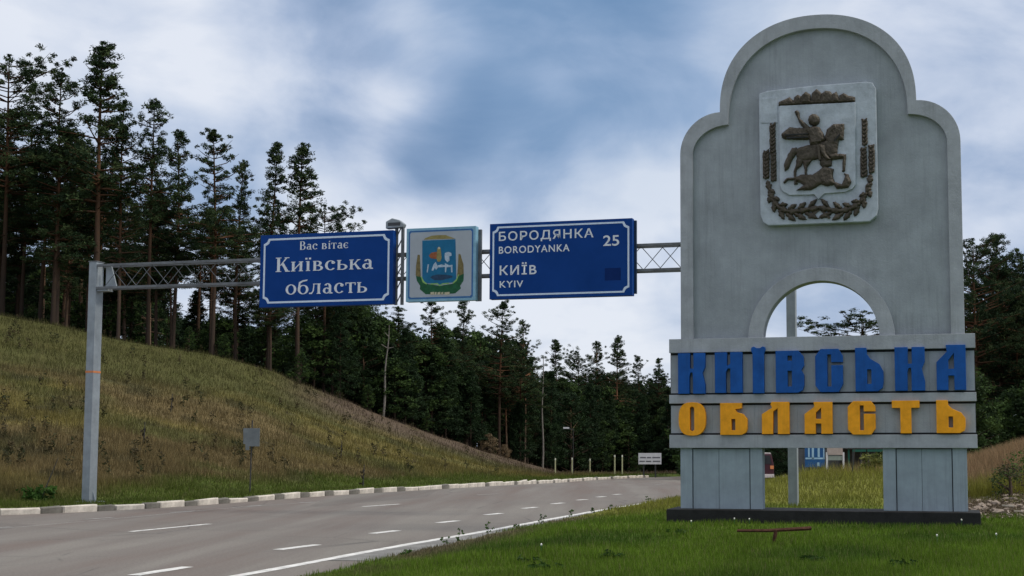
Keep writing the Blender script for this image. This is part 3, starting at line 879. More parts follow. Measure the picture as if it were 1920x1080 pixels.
# the pieces over the shield: a saw-edged crown of leaf lobes
crown = [[(262, 257), (264, 235), (330, 205), (360, 235), (355, 250)], [(350, 250), (358, 205), (378, 190), (402, 205), (404, 246)], [(398, 247), (402, 195), (428, 172), (456, 190), (464, 244)],
         [(458, 244), (466, 182), (494, 153), (524, 182), (530, 240)], [(522, 241), (526, 185), (548, 165), (580, 170), (592, 190), (596, 238)], [(590, 238), (594, 185), (616, 172), (628, 195), (632, 236)],
         [(628, 236), (634, 195), (660, 180), (690, 195), (728, 205), (730, 230)], [(264, 258), (264, 240), (730, 218), (731, 232)]]
relief('leaf_crown_relief', [Q(c_, pl_y) for c_ in crown], pl_y, 0.065, 0.04, plaque, 3)
wl_ = [[(206, 382), (242, 362), (244, 540), (208, 545)], [(164, 545), (196, 528), (206, 545), (204, 702), (166, 704)], [(210, 548), (246, 545), (250, 718), (214, 720)]]
wr_ = [[(770, 335), (806, 345), (808, 495), (776, 500)], [(762, 520), (800, 510), (806, 690), (764, 694)], [(812, 498), (848, 495), (852, 560), (850, 664), (816, 670)]]
for wv_ in (wl_, wr_):
    for bx_ in wv_:
        xa_, xb_ = min(q_[0] for q_ in bx_), max(q_[0] for q_ in bx_); ya_, yb_ = min(q_[1] for q_ in bx_), max(q_[1] for q_ in bx_)
        n_ = max(4, int((yb_ - ya_) / 22)); gr = []
        for g_i in range(n_):
            yy_ = ya_ + (yb_ - ya_) * (g_i + .6) / n_
            gr.append(leaf((xa_ * .7 + xb_ * .3), yy_, 30, 15, 60)); gr.append(leaf((xa_ * .3 + xb_ * .7), yy_ - 5, 30, 15, 120))
        relief('wheat_grains_relief', [Q(l_, pl_y - .03) for l_ in gr], pl_y - .034, .03, .015, plaque, 4, .008, .003)
for wv_ in (wl_, wr_): relief('wheat_ear_relief', [Q(c_, pl_y) for c_ in wv_], pl_y, 0.036, 0.02, plaque, 5)
wreath_l = [[(182, 745), (200, 730), (230, 745), (262, 800), (290, 850), (330, 870), (300, 890), (240, 880), (205, 820)], [(238, 895), (260, 878), (330, 890), (420, 880), (440, 920), (395, 960), (345, 970), (330, 945), (300, 950), (262, 925)],
            [(330, 870), (345, 835), (390, 838), (440, 850), (495, 880), (470, 905), (400, 905)], [(340, 935), (380, 915), (418, 935), (385, 965), (350, 970)]]
wreath_r = [[(780, 720), (815, 690), (834, 705), (820, 780), (780, 850), (740, 880), (700, 880), (735, 820), (760, 790)], [(512, 890), (560, 840), (600, 845), (620, 870), (585, 905), (575, 950), (540, 925)],
            [(600, 870), (640, 830), (680, 820), (705, 860), (770, 880), (770, 920), (720, 945), (660, 955), (600, 925)], [(640, 900), (700, 890), (720, 920), (670, 945)]]
spine_l = [(200, 745), (215, 800), (240, 850), (285, 890), (340, 905), (400, 900), (465, 890)]
spine_r = [(822, 705), (812, 765), (780, 825), (735, 870), (680, 895), (620, 900), (545, 888)]
for k, sp_ in enumerate((spine_l, spine_r)):
    lv = []
    for i_, (a, b) in enumerate(sp_):
        n_ = sp_[min(i_ + 1, 6)]; pv = sp_[max(i_ - 1, 0)]
        ang = math.degrees(math.atan2(n_[1] - pv[1], n_[0] - pv[0]))
        grow = .75 + .09 * i_
        lv.append(leaf(a, b, 84 * grow, 44, ang))
        sg = 1 if k == 0 else -1
        if i_ > 0:
            lv.append(leaf(a + 4, b - 30 * grow * .8, 62 * grow, 34, ang - 38 * sg)); lv.append(leaf(a - 6 * sg, b + 30 * grow, 76 * grow, 38, ang + 34 * sg))
    for k2 in range(3): relief('wreath_leaves_relief', [Q(l_, pl_y) for l_ in lv[k2::3]], pl_y - .0, .05 + .012 * k2, 0.03, plaque, 7 + k + k2, fold=.008)
MB().prism(Q([(440, 940), (452, 950), (512, 898), (500, 882)], pl_y - .03)[::1], pl_y - .03, pl_y + .002).build('ribbon_relief', 'bronze', plaque)
MB().prism(Q([(500, 882), (512, 875), (580, 940), (570, 950)], pl_y - .03)[::1], pl_y - .032, pl_y + .002).build('ribbon_relief', 'bronze', plaque)
horse = [[(372, 520), (420, 505), (520, 480), (600, 465), (625, 500), (622, 550), (560, 580), (470, 590), (400, 600), (372, 570)],          # body
         [(545, 450), (560, 400), (600, 370), (664, 368), (660, 465), (632, 468), (626, 500), (560, 510)],                                    # neck and head
         [(372, 515), (345, 515), (318, 560), (294, 620), (300, 660), (325, 640), (350, 580), (380, 540)],                                    # tail
         [(375, 570), (420, 590), (400, 630), (372, 650), (370, 690), (378, 740), (358, 740), (354, 660), (368, 620)],                        # hind leg
         [(410, 595), (470, 590), (440, 630), (434, 670), (446, 690), (426, 690), (418, 640)],
         [(560, 560), (610, 550), (674, 556), (670, 660), (652, 662), (656, 582), (590, 590)],                                                # raised fore leg
         [(515, 575), (590, 580), (588, 625), (540, 640), (515, 620)]]
rider = [[(455, 500), (440, 400), (470, 385), (512, 388), (536, 430), (548, 470), (500, 500)], [(362, 295), (376, 286), (388, 300), (392, 335), (430, 370), (462, 400), (455, 450), (430, 420), (392, 360)],
         [(480 + 36 * math.cos(t), 346 + 36 * math.sin(t)) for t in [i * .52 for i in range(12)]],
         [(276, 432), (300, 415), (330, 390), (440, 398), (452, 465), (380, 466), (300, 462), (282, 450)], [(490, 490), (548, 500), (560, 560), (590, 590), (560, 600), (520, 560)]]
dragon = [[(290, 725), (310, 702), (370, 695), (400, 680), (470, 680), (545, 630), (600, 645), (590, 700), (520, 740), (460, 775), (370, 775), (420, 745), (360, 712), (320, 715), (300, 735)],
          [(505, 700), (590, 670), (610, 740), (560, 752), (515, 735)], [(585, 720), (650, 740), (670, 690), (660, 668), (690, 680), (708, 725), (690, 760), (620, 766)]]
relief('horse_relief', [Q(c_, ly) for c_ in horse], ly, 0.065, 0.05, sh_o, 11, 0.008)
relief('rider_relief', [Q(c_, ly) for c_ in rider], ly, 0.095, 0.045, sh_o, 12, 0.008)
relief('dragon_relief', [Q(c_, ly) for c_ in dragon], ly, 0.075, 0.05, sh_o, 13, 0.008)

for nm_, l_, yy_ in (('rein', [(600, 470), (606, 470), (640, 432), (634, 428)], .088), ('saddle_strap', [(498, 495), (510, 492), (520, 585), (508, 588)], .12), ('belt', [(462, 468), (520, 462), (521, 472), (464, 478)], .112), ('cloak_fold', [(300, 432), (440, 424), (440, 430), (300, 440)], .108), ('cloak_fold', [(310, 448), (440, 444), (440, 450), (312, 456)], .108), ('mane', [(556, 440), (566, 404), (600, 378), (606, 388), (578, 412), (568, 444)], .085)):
    MB().prism(Q(l_, ly - yy_)[::-1], ly - yy_, ly - .03).build(nm_, 'seam_shade' if nm_ in ('cloak_fold', 'rein') else 'bronze', sh_o)

# ------------------------------------------------------------------ gantry with direction signs
GXl, GYl, GXr, GYr = -13.27, 33.7, 3.98, 29.4
gdeg = math.degrees(math.atan2(GYr - GYl, GXr - GXl))
gf = Frame(GXl, GYl, gdeg)
Lg = math.hypot(GXr - GXl, GYr - GYl)
gan = empty('sign_gantry', (GXl, GYl, 0), R(gdeg))
tag(gan, 'grey steel sign gantry with lattice beam spanning the whole road', 'gantry')
ZT, ZB = 6.20, 5.60
gl_z = gz1(GXl, GYl)
for x_, z0_, w_ in ((0.0, gl_z - .1, 0.11), (Lg, gz1(GXr, GYr) - .1, 0.10)):
    po = MB().box(x_ - w_, -0.15, z0_, x_ + w_, 0.15, ZT + 0.08).build('post', 'galv', gan, bevel=0.008)
    MB().box(x_ - w_ - .015, -0.165, ZT + .08, x_ + w_ + .015, 0.165, ZT + .1).build('post_cap', 'truss', po)
    if x_ == 0:
        MB().box(x_ - .25, -.3, z0_, x_ + .25, .3, gl_z + .03).build('base_plate', 'galv', po)
        MB().prism([(x_ + .11, gl_z), (x_ + .2, gl_z), (x_ + .11, gl_z + .3)], -.01, .01).build('gusset', 'galv', po)
        zo = mf_z = gf.px(168, 697, -.15)[1]
        MB().box(x_ - w_ - .006, -.156, zo - .025, x_ + w_ + .006, .156, zo + .025).build('orange_strap', 'orange_band', po)
for yy_ in (-0.13, 0.13):
    for zz_ in (ZT - .02, ZB):
        MB().box(0.12, yy_ - .03, zz_ - .032, Lg - .11, yy_ + .03, zz_ + .032).build('chord', 'truss', gan, bevel=0.004)
nb_ = 38
for yy_ in (-0.13, 0.13):
    for k in range(nb_):
        xa = 0.35 + (Lg - .6) * k / nb_; xb = 0.35 + (Lg - .6) * (k + 1) / nb_
        up_ = (k % 2 == 0) if yy_ < 0 else (k % 2 == 1)
        MB().tube((xa, yy_ * .98, ZB + .04 if up_ else ZT - .05), (xb, yy_ * .98, ZT - .05 if up_ else ZB + .04), 0.0095, n=5).build('lattice_rod', 'truss', gan)
MB().box(0.115, -.12, ZB - .08, 0.42, .12, ZB + .0).build('haunch', 'galv', gan)
MB().prism([(0.3, ZB + .02), (0.62, ZB + .02), (0.45, ZT - .04), (0.3, ZT - .04)], -.02, .02).build('haunch', 'galv', gan)
# uprights carrying the boards
ys_ = -0.30
for (p0, p1, t0, t1, m_) in ((741, 757, 420, 572, 'truss'), (893, 903, 431, 565, 'truss'), (1187, 1194, 414, 551, 'sign_edge')):
    x0 = gf.px(p0, 500, -.2)[0]; x1 = gf.px(p1, 500, -.2)[0]; z1 = gf.px(p0, t0, -.2)[1]; z0 = gf.px(p0, t1, -.2)[1]
    if p0 == 741:
        for xx in (x0 + .03, x1 - .03): MB().box(xx - .03, -.24, z0, xx + .03, -.17, z1).build('upright', m_, gan)
        for k in range(6):
            za = z0 + (z1 - z0) * k / 6
            MB().tube((x0 + .03, -.205, za), (x1 - .03, -.205, za + (z1 - z0) / 6), .015, n=5).build('upright_brace', m_, gan)
        lampb = MB().prism([(x0 - .22, z1 - .12), (x1 - .0, z1 - .1), (x1 + .03, z1 - .02), (x1 - .1, z1 + .08), (x0 - .06, z1 + .13), (x0 - .22, z1 + .05)], -.3, -.12).build('floodlight', 'galv', gan, bevel=0.02)
        MB().box(x0 - .16, -.303, z1 - .06, x1 - .06, -.301, z1 + .02).build('lamp_glass', 'van_glass', lampb)
    else:
        MB().box(x0, -.24, z0, x1, -.17, z1).build('upright', m_, gan)


def fpanel(fr, l, ly_): return [fr.px(a, b, ly_) for a, b in l]


def quad_uv(fr, corners, ly_):
    tl, tr, br, bl_ = [Vector(q_) for q_ in fpanel(fr, corners, ly_)]
    # tidy to a true rectangle in metres
    x0, x1 = (tl.x + bl_.x) / 2, (tr.x + br.x) / 2; z1, z0 = (tl.y + tr.y) / 2, (bl_.y + br.y) / 2
    return x0, z0, x1, z1


def border(x0, z0, x1, z1, ins_, w_, cut):
    """band with notched corners"""
    def ringpts(i):
        a0, b0, a1, b1 = x0 + i, z0 + i, x1 - i, z1 - i; c_ = cut
        return [(a0 + c_, b0), (a1 - c_, b0), (a1 - c_ * .75, b0 + c_ * .55), (a1 - c_ * .55, b0 + c_ * .75), (a1, b0 + c_), (a1, b1 - c_), (a1 - c_ * .55, b1 - c_ * .75), (a1 - c_ * .75, b1 - c_ * .55),
                (a1 - c_, b1), (a0 + c_, b1), (a0 + c_ * .75, b1 - c_ * .55), (a0 + c_ * .55, b1 - c_ * .75), (a0, b1 - c_), (a0, b0 + c_), (a0 + c_ * .55, b0 + c_ * .75), (a0 + c_ * .75, b0 + c_ * .55)]
    return ringpts(ins_), ringpts(ins_ + w_)


SY = -0.42   # front face of the boards in gantry coordinates


def board(name, label, corners, thick=0.20):
    x0, z0, x1, z1 = quad_uv(gf, corners, SY)
    o = gan
    b = MB().box(x0, SY, z0, x1, SY + thick, z1).build(name, 'sign_blue' if 'emblem' not in name else 'emb_frame', gan, bevel=0.006)
    b['label'] = label
    MB().box(x0 + .02, SY + thick, z0 + .02, x1 - .02, SY + thick + .02, z1 - .02).build('back_sheet', 'sign_edge', b)
    return b, x0, z0, x1, z1


# serif glyphs as strokes: each entry a list of outlines in a unit cap-height box, then the advance
def rc(a, b, c_, d): return [(a, b), (c_, b), (c_, d), (a, d)]
def rg(cx, cy, rx_, ry_, tx, ty, a0=0, a1=360, n=18):
    o_ = arc(cx, cy, rx_, ry_, a0, a1, n); i_ = arc(cx, cy, rx_ - tx, ry_ - ty, a1, a0, n)
    return o_ + i_
TW, TN = .125, .055
XH = .68
def ser(x, z, w_=.17): return rc(x - w_ / 2 - .02, z, x + w_ / 2 + .02, z + .05)
SG = {
 'К': ([rc(.12, 0, .26, 1), ser(.19, 0, .24), ser(.19, .95, .24), [(.26, .44), (.32, .44), (.62, .95), (.54, .95)], [(.33, .56), (.55, 0), (.71, 0), (.43, .63)], ser(.6, .95, .2), ser(.64, 0, .2)], .78),
 'и': ([rc(.08, 0, .2, XH), rc(.46, 0, .58, XH), ser(.14, 0), ser(.52, 0), ser(.14, XH - .05), ser(.52, XH - .05), [(.2, .1), (.2, .2), (.46, XH - .1), (.46, XH - .2)]], .68),
 'ї': ([rc(.13, 0, .25, XH), ser(.19, 0), ser(.17, XH - .05, .13), rc(.05, .8, .15, .92), rc(.23, .8, .33, .92)], .38),
 'і': ([rc(.13, 0, .25, XH), ser(.19, 0), ser(.17, XH - .05, .13), rc(.14, .8, .25, .93)], .34),
 'в': ([rc(.08, 0, .2, XH), ser(.12, 0, .1), ser(.12, XH - .05, .1), rg(.3, .18, .24, .19, TW, TN, -90, 90, 10), rg(.28, .51, .2, .17, TW, TN, -90, 90, 10), rc(.2, 0, .3, .05), rc(.2, .335, .3, .38), rc(.2, XH - .05, .28, XH)], .6),
 'В': ([rc(.1, 0, .24, 1), ser(.16, 0, .12), ser(.16, .95, .12), rg(.36, .27, .28, .27, TW, TN, -90, 90, 10), rg(.34, .76, .24, .24, TW, TN, -90, 90, 10), rc(.24, 0, .36, .05), rc(.24, .5, .36, .55), rc(.24, .95, .36, 1)], .7),
 'с': ([rg(.31, XH / 2, .27, XH / 2, TW, TN, 40, 320, 20), rg(.44, .52, .09, .09, .07, .07, 0, 350, 10)], .58),
 'ь': ([rc(.08, 0, .2, XH), ser(.12, 0, .1), ser(.14, XH - .05), rg(.3, .2, .25, .2, TW, TN, -90, 90, 10), rc(.2, 0, .3, .05), rc(.2, .35, .3, .4)], .6),
 'к': ([rc(.08, 0, .2, XH), ser(.14, 0), ser(.14, XH - .05), [(.2, .3), (.26, .3), (.5, XH - .04), (.42, XH - .04)], [(.26, .4), (.44, 0), (.58, 0), (.34, .44)], ser(.48, XH - .05, .12), ser(.52, 0, .14)], .62),
 'а': ([rc(.36, .06, .48, .5), rg(.3, .48, .18, .2, TW, TN, 0, 160, 10), rg(.25, .2, .2, .2, TW, TN, 40, 330, 14), [(.36, .0), (.56, .0), (.56, .06), (.48, .09)]], .6),
 'о': ([rg(.32, XH / 2, .28, XH / 2, TW, TN, 0, 359.9, 24)], .64),
 'б': ([rg(.32, .31, .28, .31, TW, TN, 0, 359.9, 24), [(.04, .31), (.14, .31), (.18, .72), (.3, .82), (.52, .88), (.54, .97), (.28, .92), (.1, .8)]], .64),
 'л': ([rc(.44, 0, .56, XH), ser(.5, 0), rc(.2, XH - .05, .6, XH), [(.04, .0), (.14, .0), (.24, .2), (.27, XH - .05), (.22, XH - .05), (.18, .2)], rc(0, 0, .1, .09)], .66),
 'т': ([rc(.24, 0, .36, XH), ser(.3, 0), rc(.04, XH - .055, .56, XH), rc(.04, .5, .08, XH), rc(.52, .5, .56, XH)], .6),
 'є': ([rg(.31, XH / 2, .27, XH / 2, TW, TN, 40, 320, 20), rc(.15, .32, .42, .37)], .56),
 ' ': ([], .34),
}


def serif_text(s_, x0, x1, zbase_, capz, parent, yfront, mat='white_print'):
    tot = sum(SG[c_][1] for c_ in s_)
    sx = (x1 - x0) / tot; h = capz - zbase_; cur = x0; k = 0
    for c_ in s_:
        b = MB()
        for poly in SG[c_][0]:
            pp = [(cur + u_ * sx, zbase_ + v_ * h) for u_, v_ in poly]
            off = 0.0012 * (k % 5)
            b.prism(pp, yfront - .003 - off, yfront + .001); k += 1
        cur += SG[c_][1] * sx
        if b.v: b.build('letter', mat, parent)


def sans_text(s_, x0, x1, z0, z1, parent, yfront, mat='white_print', space=1.15, bold=0.012):
    cu = bpy.data.curves.new('lettering', 'FONT'); cu.body = s_; cu.size = 1; cu.space_character = space; cu.offset = bold
    o = bpy.data.objects.new('tmp_text', cu); COL.objects.link(o)
    dg = bpy.context.evaluated_depsgraph_get(); me = bpy.data.meshes.new_from_object(o.evaluated_get(dg))
    bpy.data.objects.remove(o); bpy.data.curves.remove(cu)
    co = np.zeros(len(me.vertices) * 3); me.vertices.foreach_get('co', co); co = co.reshape(-1, 3)
    mn, mx = co.min(0), co.max(0)
    n = np.zeros_like(co)
    n[:, 0] = x0 + (co[:, 0] - mn[0]) / (mx[0] - mn[0]) * (x1 - x0); n[:, 1] = yfront - .004
    n[:, 2] = z0 + (co[:, 1] - mn[1]) / (mx[1] - mn[1]) * (z1 - z0)
    me.vertices.foreach_set('co', n.ravel()); me.update(); me.name = 'lettering'; me.materials.clear()
    return obj('lettering', me, mat, parent)


def gp(px, py): return gf.px(px, py, SY)


# board 1
b1, x0, z0, x1, z1 = board('region_sign', 'wide blue board with white serif lettering', [(485, 443), (735, 430), (738, 569), (490, 577)])
o_, i_ = border(x0, z0, x1, z1, .09, .045, .13)
MB().prism(o_, SY - .003, SY + .001, [i_]).build('sign_border', 'border_print', b1)
serif_text('Вас вітає', gp(561, 467)[0], gp(654, 460)[0], gp(606, 467)[1], gp(606, 451)[1], b1, SY)
serif_text('Київська', gp(515, 508)[0], gp(701, 503)[0], gp(608, 507)[1], gp(608, 480)[1], b1, SY)
serif_text('область', gp(534, 551)[0], gp(690, 548)[0], gp(612, 550.5)[1], gp(612, 522)[1], b1, SY)
# board 2
b2, x0, z0, x1, z1 = board('emblem_sign', 'square grey board with a painted coat of arms', [(759, 430), (890, 422.5), (893, 562.5), (764, 566)])
def e2(l, k=0): return [gf.px(740 + a / 6.353, 410 + b / 6.353, SY) for a, b in l]
o_, i_ = border(x0, z0, x1, z1, .06, .035, .03)
MB().prism(o_, SY - .003, SY + .001, [i_]).build('sign_border', 'emb_line', b2)
MB().prism([(x0 + .095, z0 + .1), (x1 - .095, z0 + .1), (x1 - .095, z1 - .1), (x0 + .095, z1 - .1)], SY - .0025, SY + .001).build('grey_field', 'emb_panel', b2)
def paint(name, l, mat, off): return MB().prism(e2(l)[::-1], SY - off, SY + .001).build(name, mat, b2)
paint('wreath', [(255, 680), (300, 680), (330, 730), (380, 775), (540, 800), (690, 775), (740, 720), (770, 660), (825, 655), (820, 740), (780, 800), (790, 830), (720, 890), (540, 900), (370, 900), (300, 840), (305, 800), (265, 740)], 'emb_green', .005)
paint('painted_shield', [(330, 262), (725, 245), (735, 720), (690, 760), (560, 775), (540, 795), (520, 775), (380, 770), (330, 720)], 'emb_shield', .0065)
paint('painted_crown', [(345, 250), (370, 230), (440, 203), (530, 195), (610, 195), (660, 215), (725, 238), (560, 243)], 'emb_gold', .0065)
paint('ground_mound', [(425, 700), (450, 680), (520, 665), (600, 668), (690, 680), (690, 700), (560, 735), (470, 730)], 'emb_navy', .008)
for l in ([(252, 675), (256, 560), (275, 430), (300, 430), (305, 560), (312, 690), (280, 690)], [(745, 690), (755, 560), (762, 420), (785, 425), (805, 500), (820, 540), (822, 655), (790, 670)]): paint('wheat_ears', l, 'wheat', .008)
for l in ([(312, 690), (325, 690), (350, 745), (385, 772), (380, 785), (335, 760)], [(760, 660), (770, 665), (740, 740), (700, 775), (690, 765), (735, 720)], [(430, 772), (510, 768), (540, 790), (570, 770), (650, 762), (650, 775), (560, 785), (540, 805), (510, 782), (430, 785)]): paint('lime_stem', l, 'emb_lime', .0085)
paint('cloak', [(408, 440), (440, 405), (500, 395), (540, 400), (555, 440), (540, 470), (480, 480), (430, 470)], 'emb_red', .0095)
paint('rider', [(500, 480), (505, 400), (512, 350), (530, 335), (548, 350), (555, 400), (560, 470), (545, 510), (515, 515)], 'emb_gold', .0105)
paint('rider_head', [(515, 355), (520, 340), (540, 340), (545, 357), (530, 367)], 'emb_cream', .0115)
for l in ([(600, 410), (640, 395), (675, 408), (680, 440), (650, 450), (655, 500), (630, 520), (600, 490), (596, 440)], [(382, 640), (395, 545), (410, 545), (402, 600), (394, 642)],
          [(440, 615), (465, 545), (490, 515), (510, 560), (560, 545), (600, 555), (600, 575), (520, 580), (495, 610), (480, 585), (460, 622)], [(600, 530), (650, 555), (690, 550), (690, 640), (675, 640), (670, 575), (620, 580), (612, 640), (600, 640)]):
    paint('horse', l, 'emb_white', .009)
for a, b in ((428, 470), (478, 500), (512, 545), (555, 580), (595, 655)): paint('base_ribbon', [(a, 878), (b, 872), (b, 905), (a, 908)], 'emb_cream', .0085)
# board 3
b3, x0, z0, x1, z1 = board('direction_sign', 'wide blue board with place names and the number 25', [(916, 421), (1184, 408), (1187, 553), (920, 562)])
o_, i_ = border(x0, z0, x1, z1, .07, .04, .12)
MB().prism(o_, SY - .003, SY + .001, [i_]).build('sign_border', 'border_print', b3)
def st(s_, a, b, top_, bot, **k): sans_text(s_, gp(a, (top_ + bot) / 2)[0], gp(b, (top_ + bot) / 2)[0], gp((a + b) / 2, bot)[1], gp((a + b) / 2, top_)[1], b3, SY, **k)
st('БОРОДЯНКА', 935.5, 1113, 431, 452)
st('BORODYANKA', 935.5, 1068, 460, 473.5)
st('КИЇB', 937, 1006, 492, 515)
st('KYIV', 937, 981, 526.5, 539)
st('25', 1131, 1161, 441, 461, space=1.0)
MB().prism(fpanel(gf, [(1134, 503), (1164, 502), (1164, 525), (1134, 526)], SY)[::-1], SY - .002, SY + .001).build('dark_patch', 'sign_patch', b3)

# ------------------------------------------------------------------ small road sign seen from behind
sy = 40.0
pb = at(470, 850, sy); zg = gz1(pb.x, sy)
s1 = empty('road_sign', (pb.x, sy, zg))
tag(s1, 'small grey back of a road sign on thin pole below the hillside', 'road sign')
MB().tube((0, 0, -.2), (0.03, 0, at(471, 788, sy).z - zg), .022, n=8).build('pole', 'pole_dark', s1)
def s1p(px, py): q_ = at(px, py, sy); return (q_.x - pb.x, q_.z - zg)
MB().prism([s1p(*q_) for q_ in [(457, 803), (457, 832), (461, 833), (461, 844), (468, 844), (468, 837), (487, 837), (488, 803)]][::1], -.05, -.03).build('sign_plate', 'back_grey', s1, bevel=0.003)
MB().box(-.08, -.03, s1p(470, 826)[1] - .05, .08, .03, s1p(470, 826)[1] + .08).build('clamp', 'pole_dark', s1)

# ------------------------------------------------------------------ rusty T bar in the lawn
ty = 18.9
tz = gz1(at(1452, 1000, ty).x, ty)
tb = empty('rusty_bar', (at(1452, 1000, ty).x, ty, tz))
tag(tb, 'rusty iron T bar standing low in the lawn before the dark plinth', 'iron bar')
def tp(px, py): q_ = at(px, py, ty); return (q_.x - tb.location.x, 0, q_.z - tz)
cr = MB()
cr.tube(tp(1382, 995), tp(1440, 995), .022, .026, 6); cr.tube(tp(1438, 995), tp(1521, 990.5), .026, .032, 6)
cr.build('crossbar', 'rust', tb)
MB().tube(tp(1450, 1022), tp(1455, 994), .028, .03, 6).build('stub', 'rust', tb)

# ------------------------------------------------------------------ things beyond the lawn, seen under the band
def upright_board(name, label, cat, d, x0p, x1p, ytop, ybot, mat, legs, legmat, th=.06, frame=None, foot=None):
    xm = at((x0p + x1p) / 2, 860, d).x; g_ = gz1(xm, d)
    e = empty(name, (xm, d, g_)); tag(e, label, cat)
    X = lambda p_: at(p_, 860, d).x - xm
    Z = lambda p_: at(1543, p_, d).z - g_
    pb_ = MB().box(X(x0p), -th / 2, Z(ybot), X(x1p), th / 2, Z(ytop)).build('panel', mat, e, bevel=.004)
    for l in legs:
        MB().box(X(l) - .05, -.04 + th, -.3, X(l) + .05, .06 + th, Z(ytop) if frame else Z(ybot) + .1).build('leg', legmat, e)
    return e, X, Z, pb_


e, X, Z, pb_ = upright_board('notice_board', 'small white notice board with two grey lines at the far road bend', 'notice board', 92, 1197, 1240, 849.5, 870.5, 'white_board', (1207, 1229), 'pole_dark')
for yy_, segs in ((858, ((1200, 1211), (1213, 1221), (1223, 1238))), (865, ((1199, 1209), (1211, 1221), (1224, 1238)))):
    for a, b in segs: MB().box(X(a), -.034, Z(yy_ + 1.2), X(b), -.031, Z(yy_ - 1.2)).build('illegible_line', 'smudge', pb_)
e, X, Z, pb_ = upright_board('blue_board', 'blue board with pale strokes standing beyond the lawn under the monument', 'board', 52, 1509, 1546, 822, 876, 'billboard_blue', (1517, 1538), 'pole_dark')
for (a, b, c_, d_) in ((1515, 840, 1518, 857), (1522, 838, 1526, 860), (1533, 838, 1537, 857), (1510, 858, 1546, 861), (1532, 867, 1536, 874), (1543.5, 838, 1545.5, 860)):
    MB().box(X(a), -.034, Z(d_), X(c_), -.031, Z(b)).build('pale_stroke', 'billboard_pale', pb_)
e, X, Z, pb_ = upright_board('white_framed_board', 'white legged frame holding a faded pink board beyond the lawn', 'board', 48, 1551, 1580, 826, 853, 'pinkish', (), 'white_board')
for l in (1550.5, 1581.5): MB().box(X(l) - .03, -.03, -.4, X(l) + .03, .05, Z(848)).build('leg', 'white_board', e)
MB().box(X(1552.5), -.01, Z(863), X(1580), .03, Z(854.5)).build('cross_panel', 'greyboard', e)
# grey plank fence behind
fd = 60.0
fx = at(1520, 870, fd).x; fg = gz1(fx, fd)
fe = empty('plank_fence', (fx, fd, fg)); tag(fe, 'low dark grey plank fence behind the blue board under the monument', 'fence')
x_ = at(1490, 870, fd).x - fx; k = 0
while x_ < at(1575, 870, fd).x - fx:
    w_ = random.uniform(.17, .2)
    MB().box(x_, random.uniform(-.01, .01), -.3, x_ + w_ - .012, .03, at(1543, 842, fd).z - fg + random.uniform(-.02, .02)).build('plank', 'fence_grey', fe)
    x_ += w_
MB().box(at(1490, 870, fd).x - fx, .032, .5, at(1575, 870, fd).x - fx, .08, .6).build('fence_rail', 'fence_grey', fe)
# green shelter
gd = 58.0
gxm = at(1620, 860, gd).x; gg = gz1(gxm, gd)
ge = empty('roadside_shelter', (gxm, gd, gg)); tag(ge, 'dark green open shelter with thin posts seen under the monument band', 'shelter')
X = lambda p_: at(p_, 860, gd).x - gxm
Zg = lambda p_: at(1543, p_, gd).z - gg
rf = MB().box(X(1584), -.6, Zg(842), X(1658), 1.8, Zg(834)).build('roof', 'pole_dark', ge)
MB().box(X(1594), -.64, Zg(847), X(1619), -.605, Zg(842.5)).build('fascia', 'green_paint', rf)
MB().box(X(1621), -.64, Zg(847), X(1650), -.605, Zg(842.5)).build('fascia', 'green_paint', rf)
for l in (1588, 1596, 1611, 1625, 1656): MB().box(X(l) - .035, -.5, -.6, X(l) + .035, -.43, Zg(842)).build('post', 'green_paint' if l == 1588 else 'fence_grey', ge)
MB().box(X(1586), 1.6, -.5, X(1656), 1.66, Zg(842)).build('rear_wall', 'pole_dark', ge)
# red and white van behind left pillar
vd = 66.0
vx = at(1420, 870, vd).x; vg = gz1(vx, vd)
ve = empty('parked_van', (vx, vd, vg), R(8)); tag(ve, 'dark red van with pale roof parked beyond the lawn behind the left pillar', 'van')
MB().prism([(-.86, .3), (.86, .3), (.86, .95), (.74, 1.5), (-.74, 1.5), (-.86, .95)], 0, 3.6).build('body', 'van_red', ve, bevel=.06)
MB().prism([(-.74, 1.5), (.74, 1.5), (.7, 1.56), (-.7, 1.56)], .1, 3.5).build('roof', 'van_white', ve, bevel=.02)
MB().prism([(-.72, 1.0), (.72, 1.0), (.64, 1.42), (-.64, 1.42)], -.012, .0).build('window', 'van_glass', ve)
MB().box(-.84, -.08, .32, .84, .02, .5).build('bumper', 'van_white', ve, bevel=.02)
for sx_ in (-.74, .74): MB().box(sx_ - .09, -.02, .75, sx_ + .09, .01, .92).build('tail_light', 'orange_band', ve)
for sx_ in (-.78, .78):
    for yy_ in (.6, 2.9): MB().tube((sx_ - .1, yy_, .31), (sx_ + .1, yy_, .31), .31, n=18).build('wheel', 'rubber', ve)

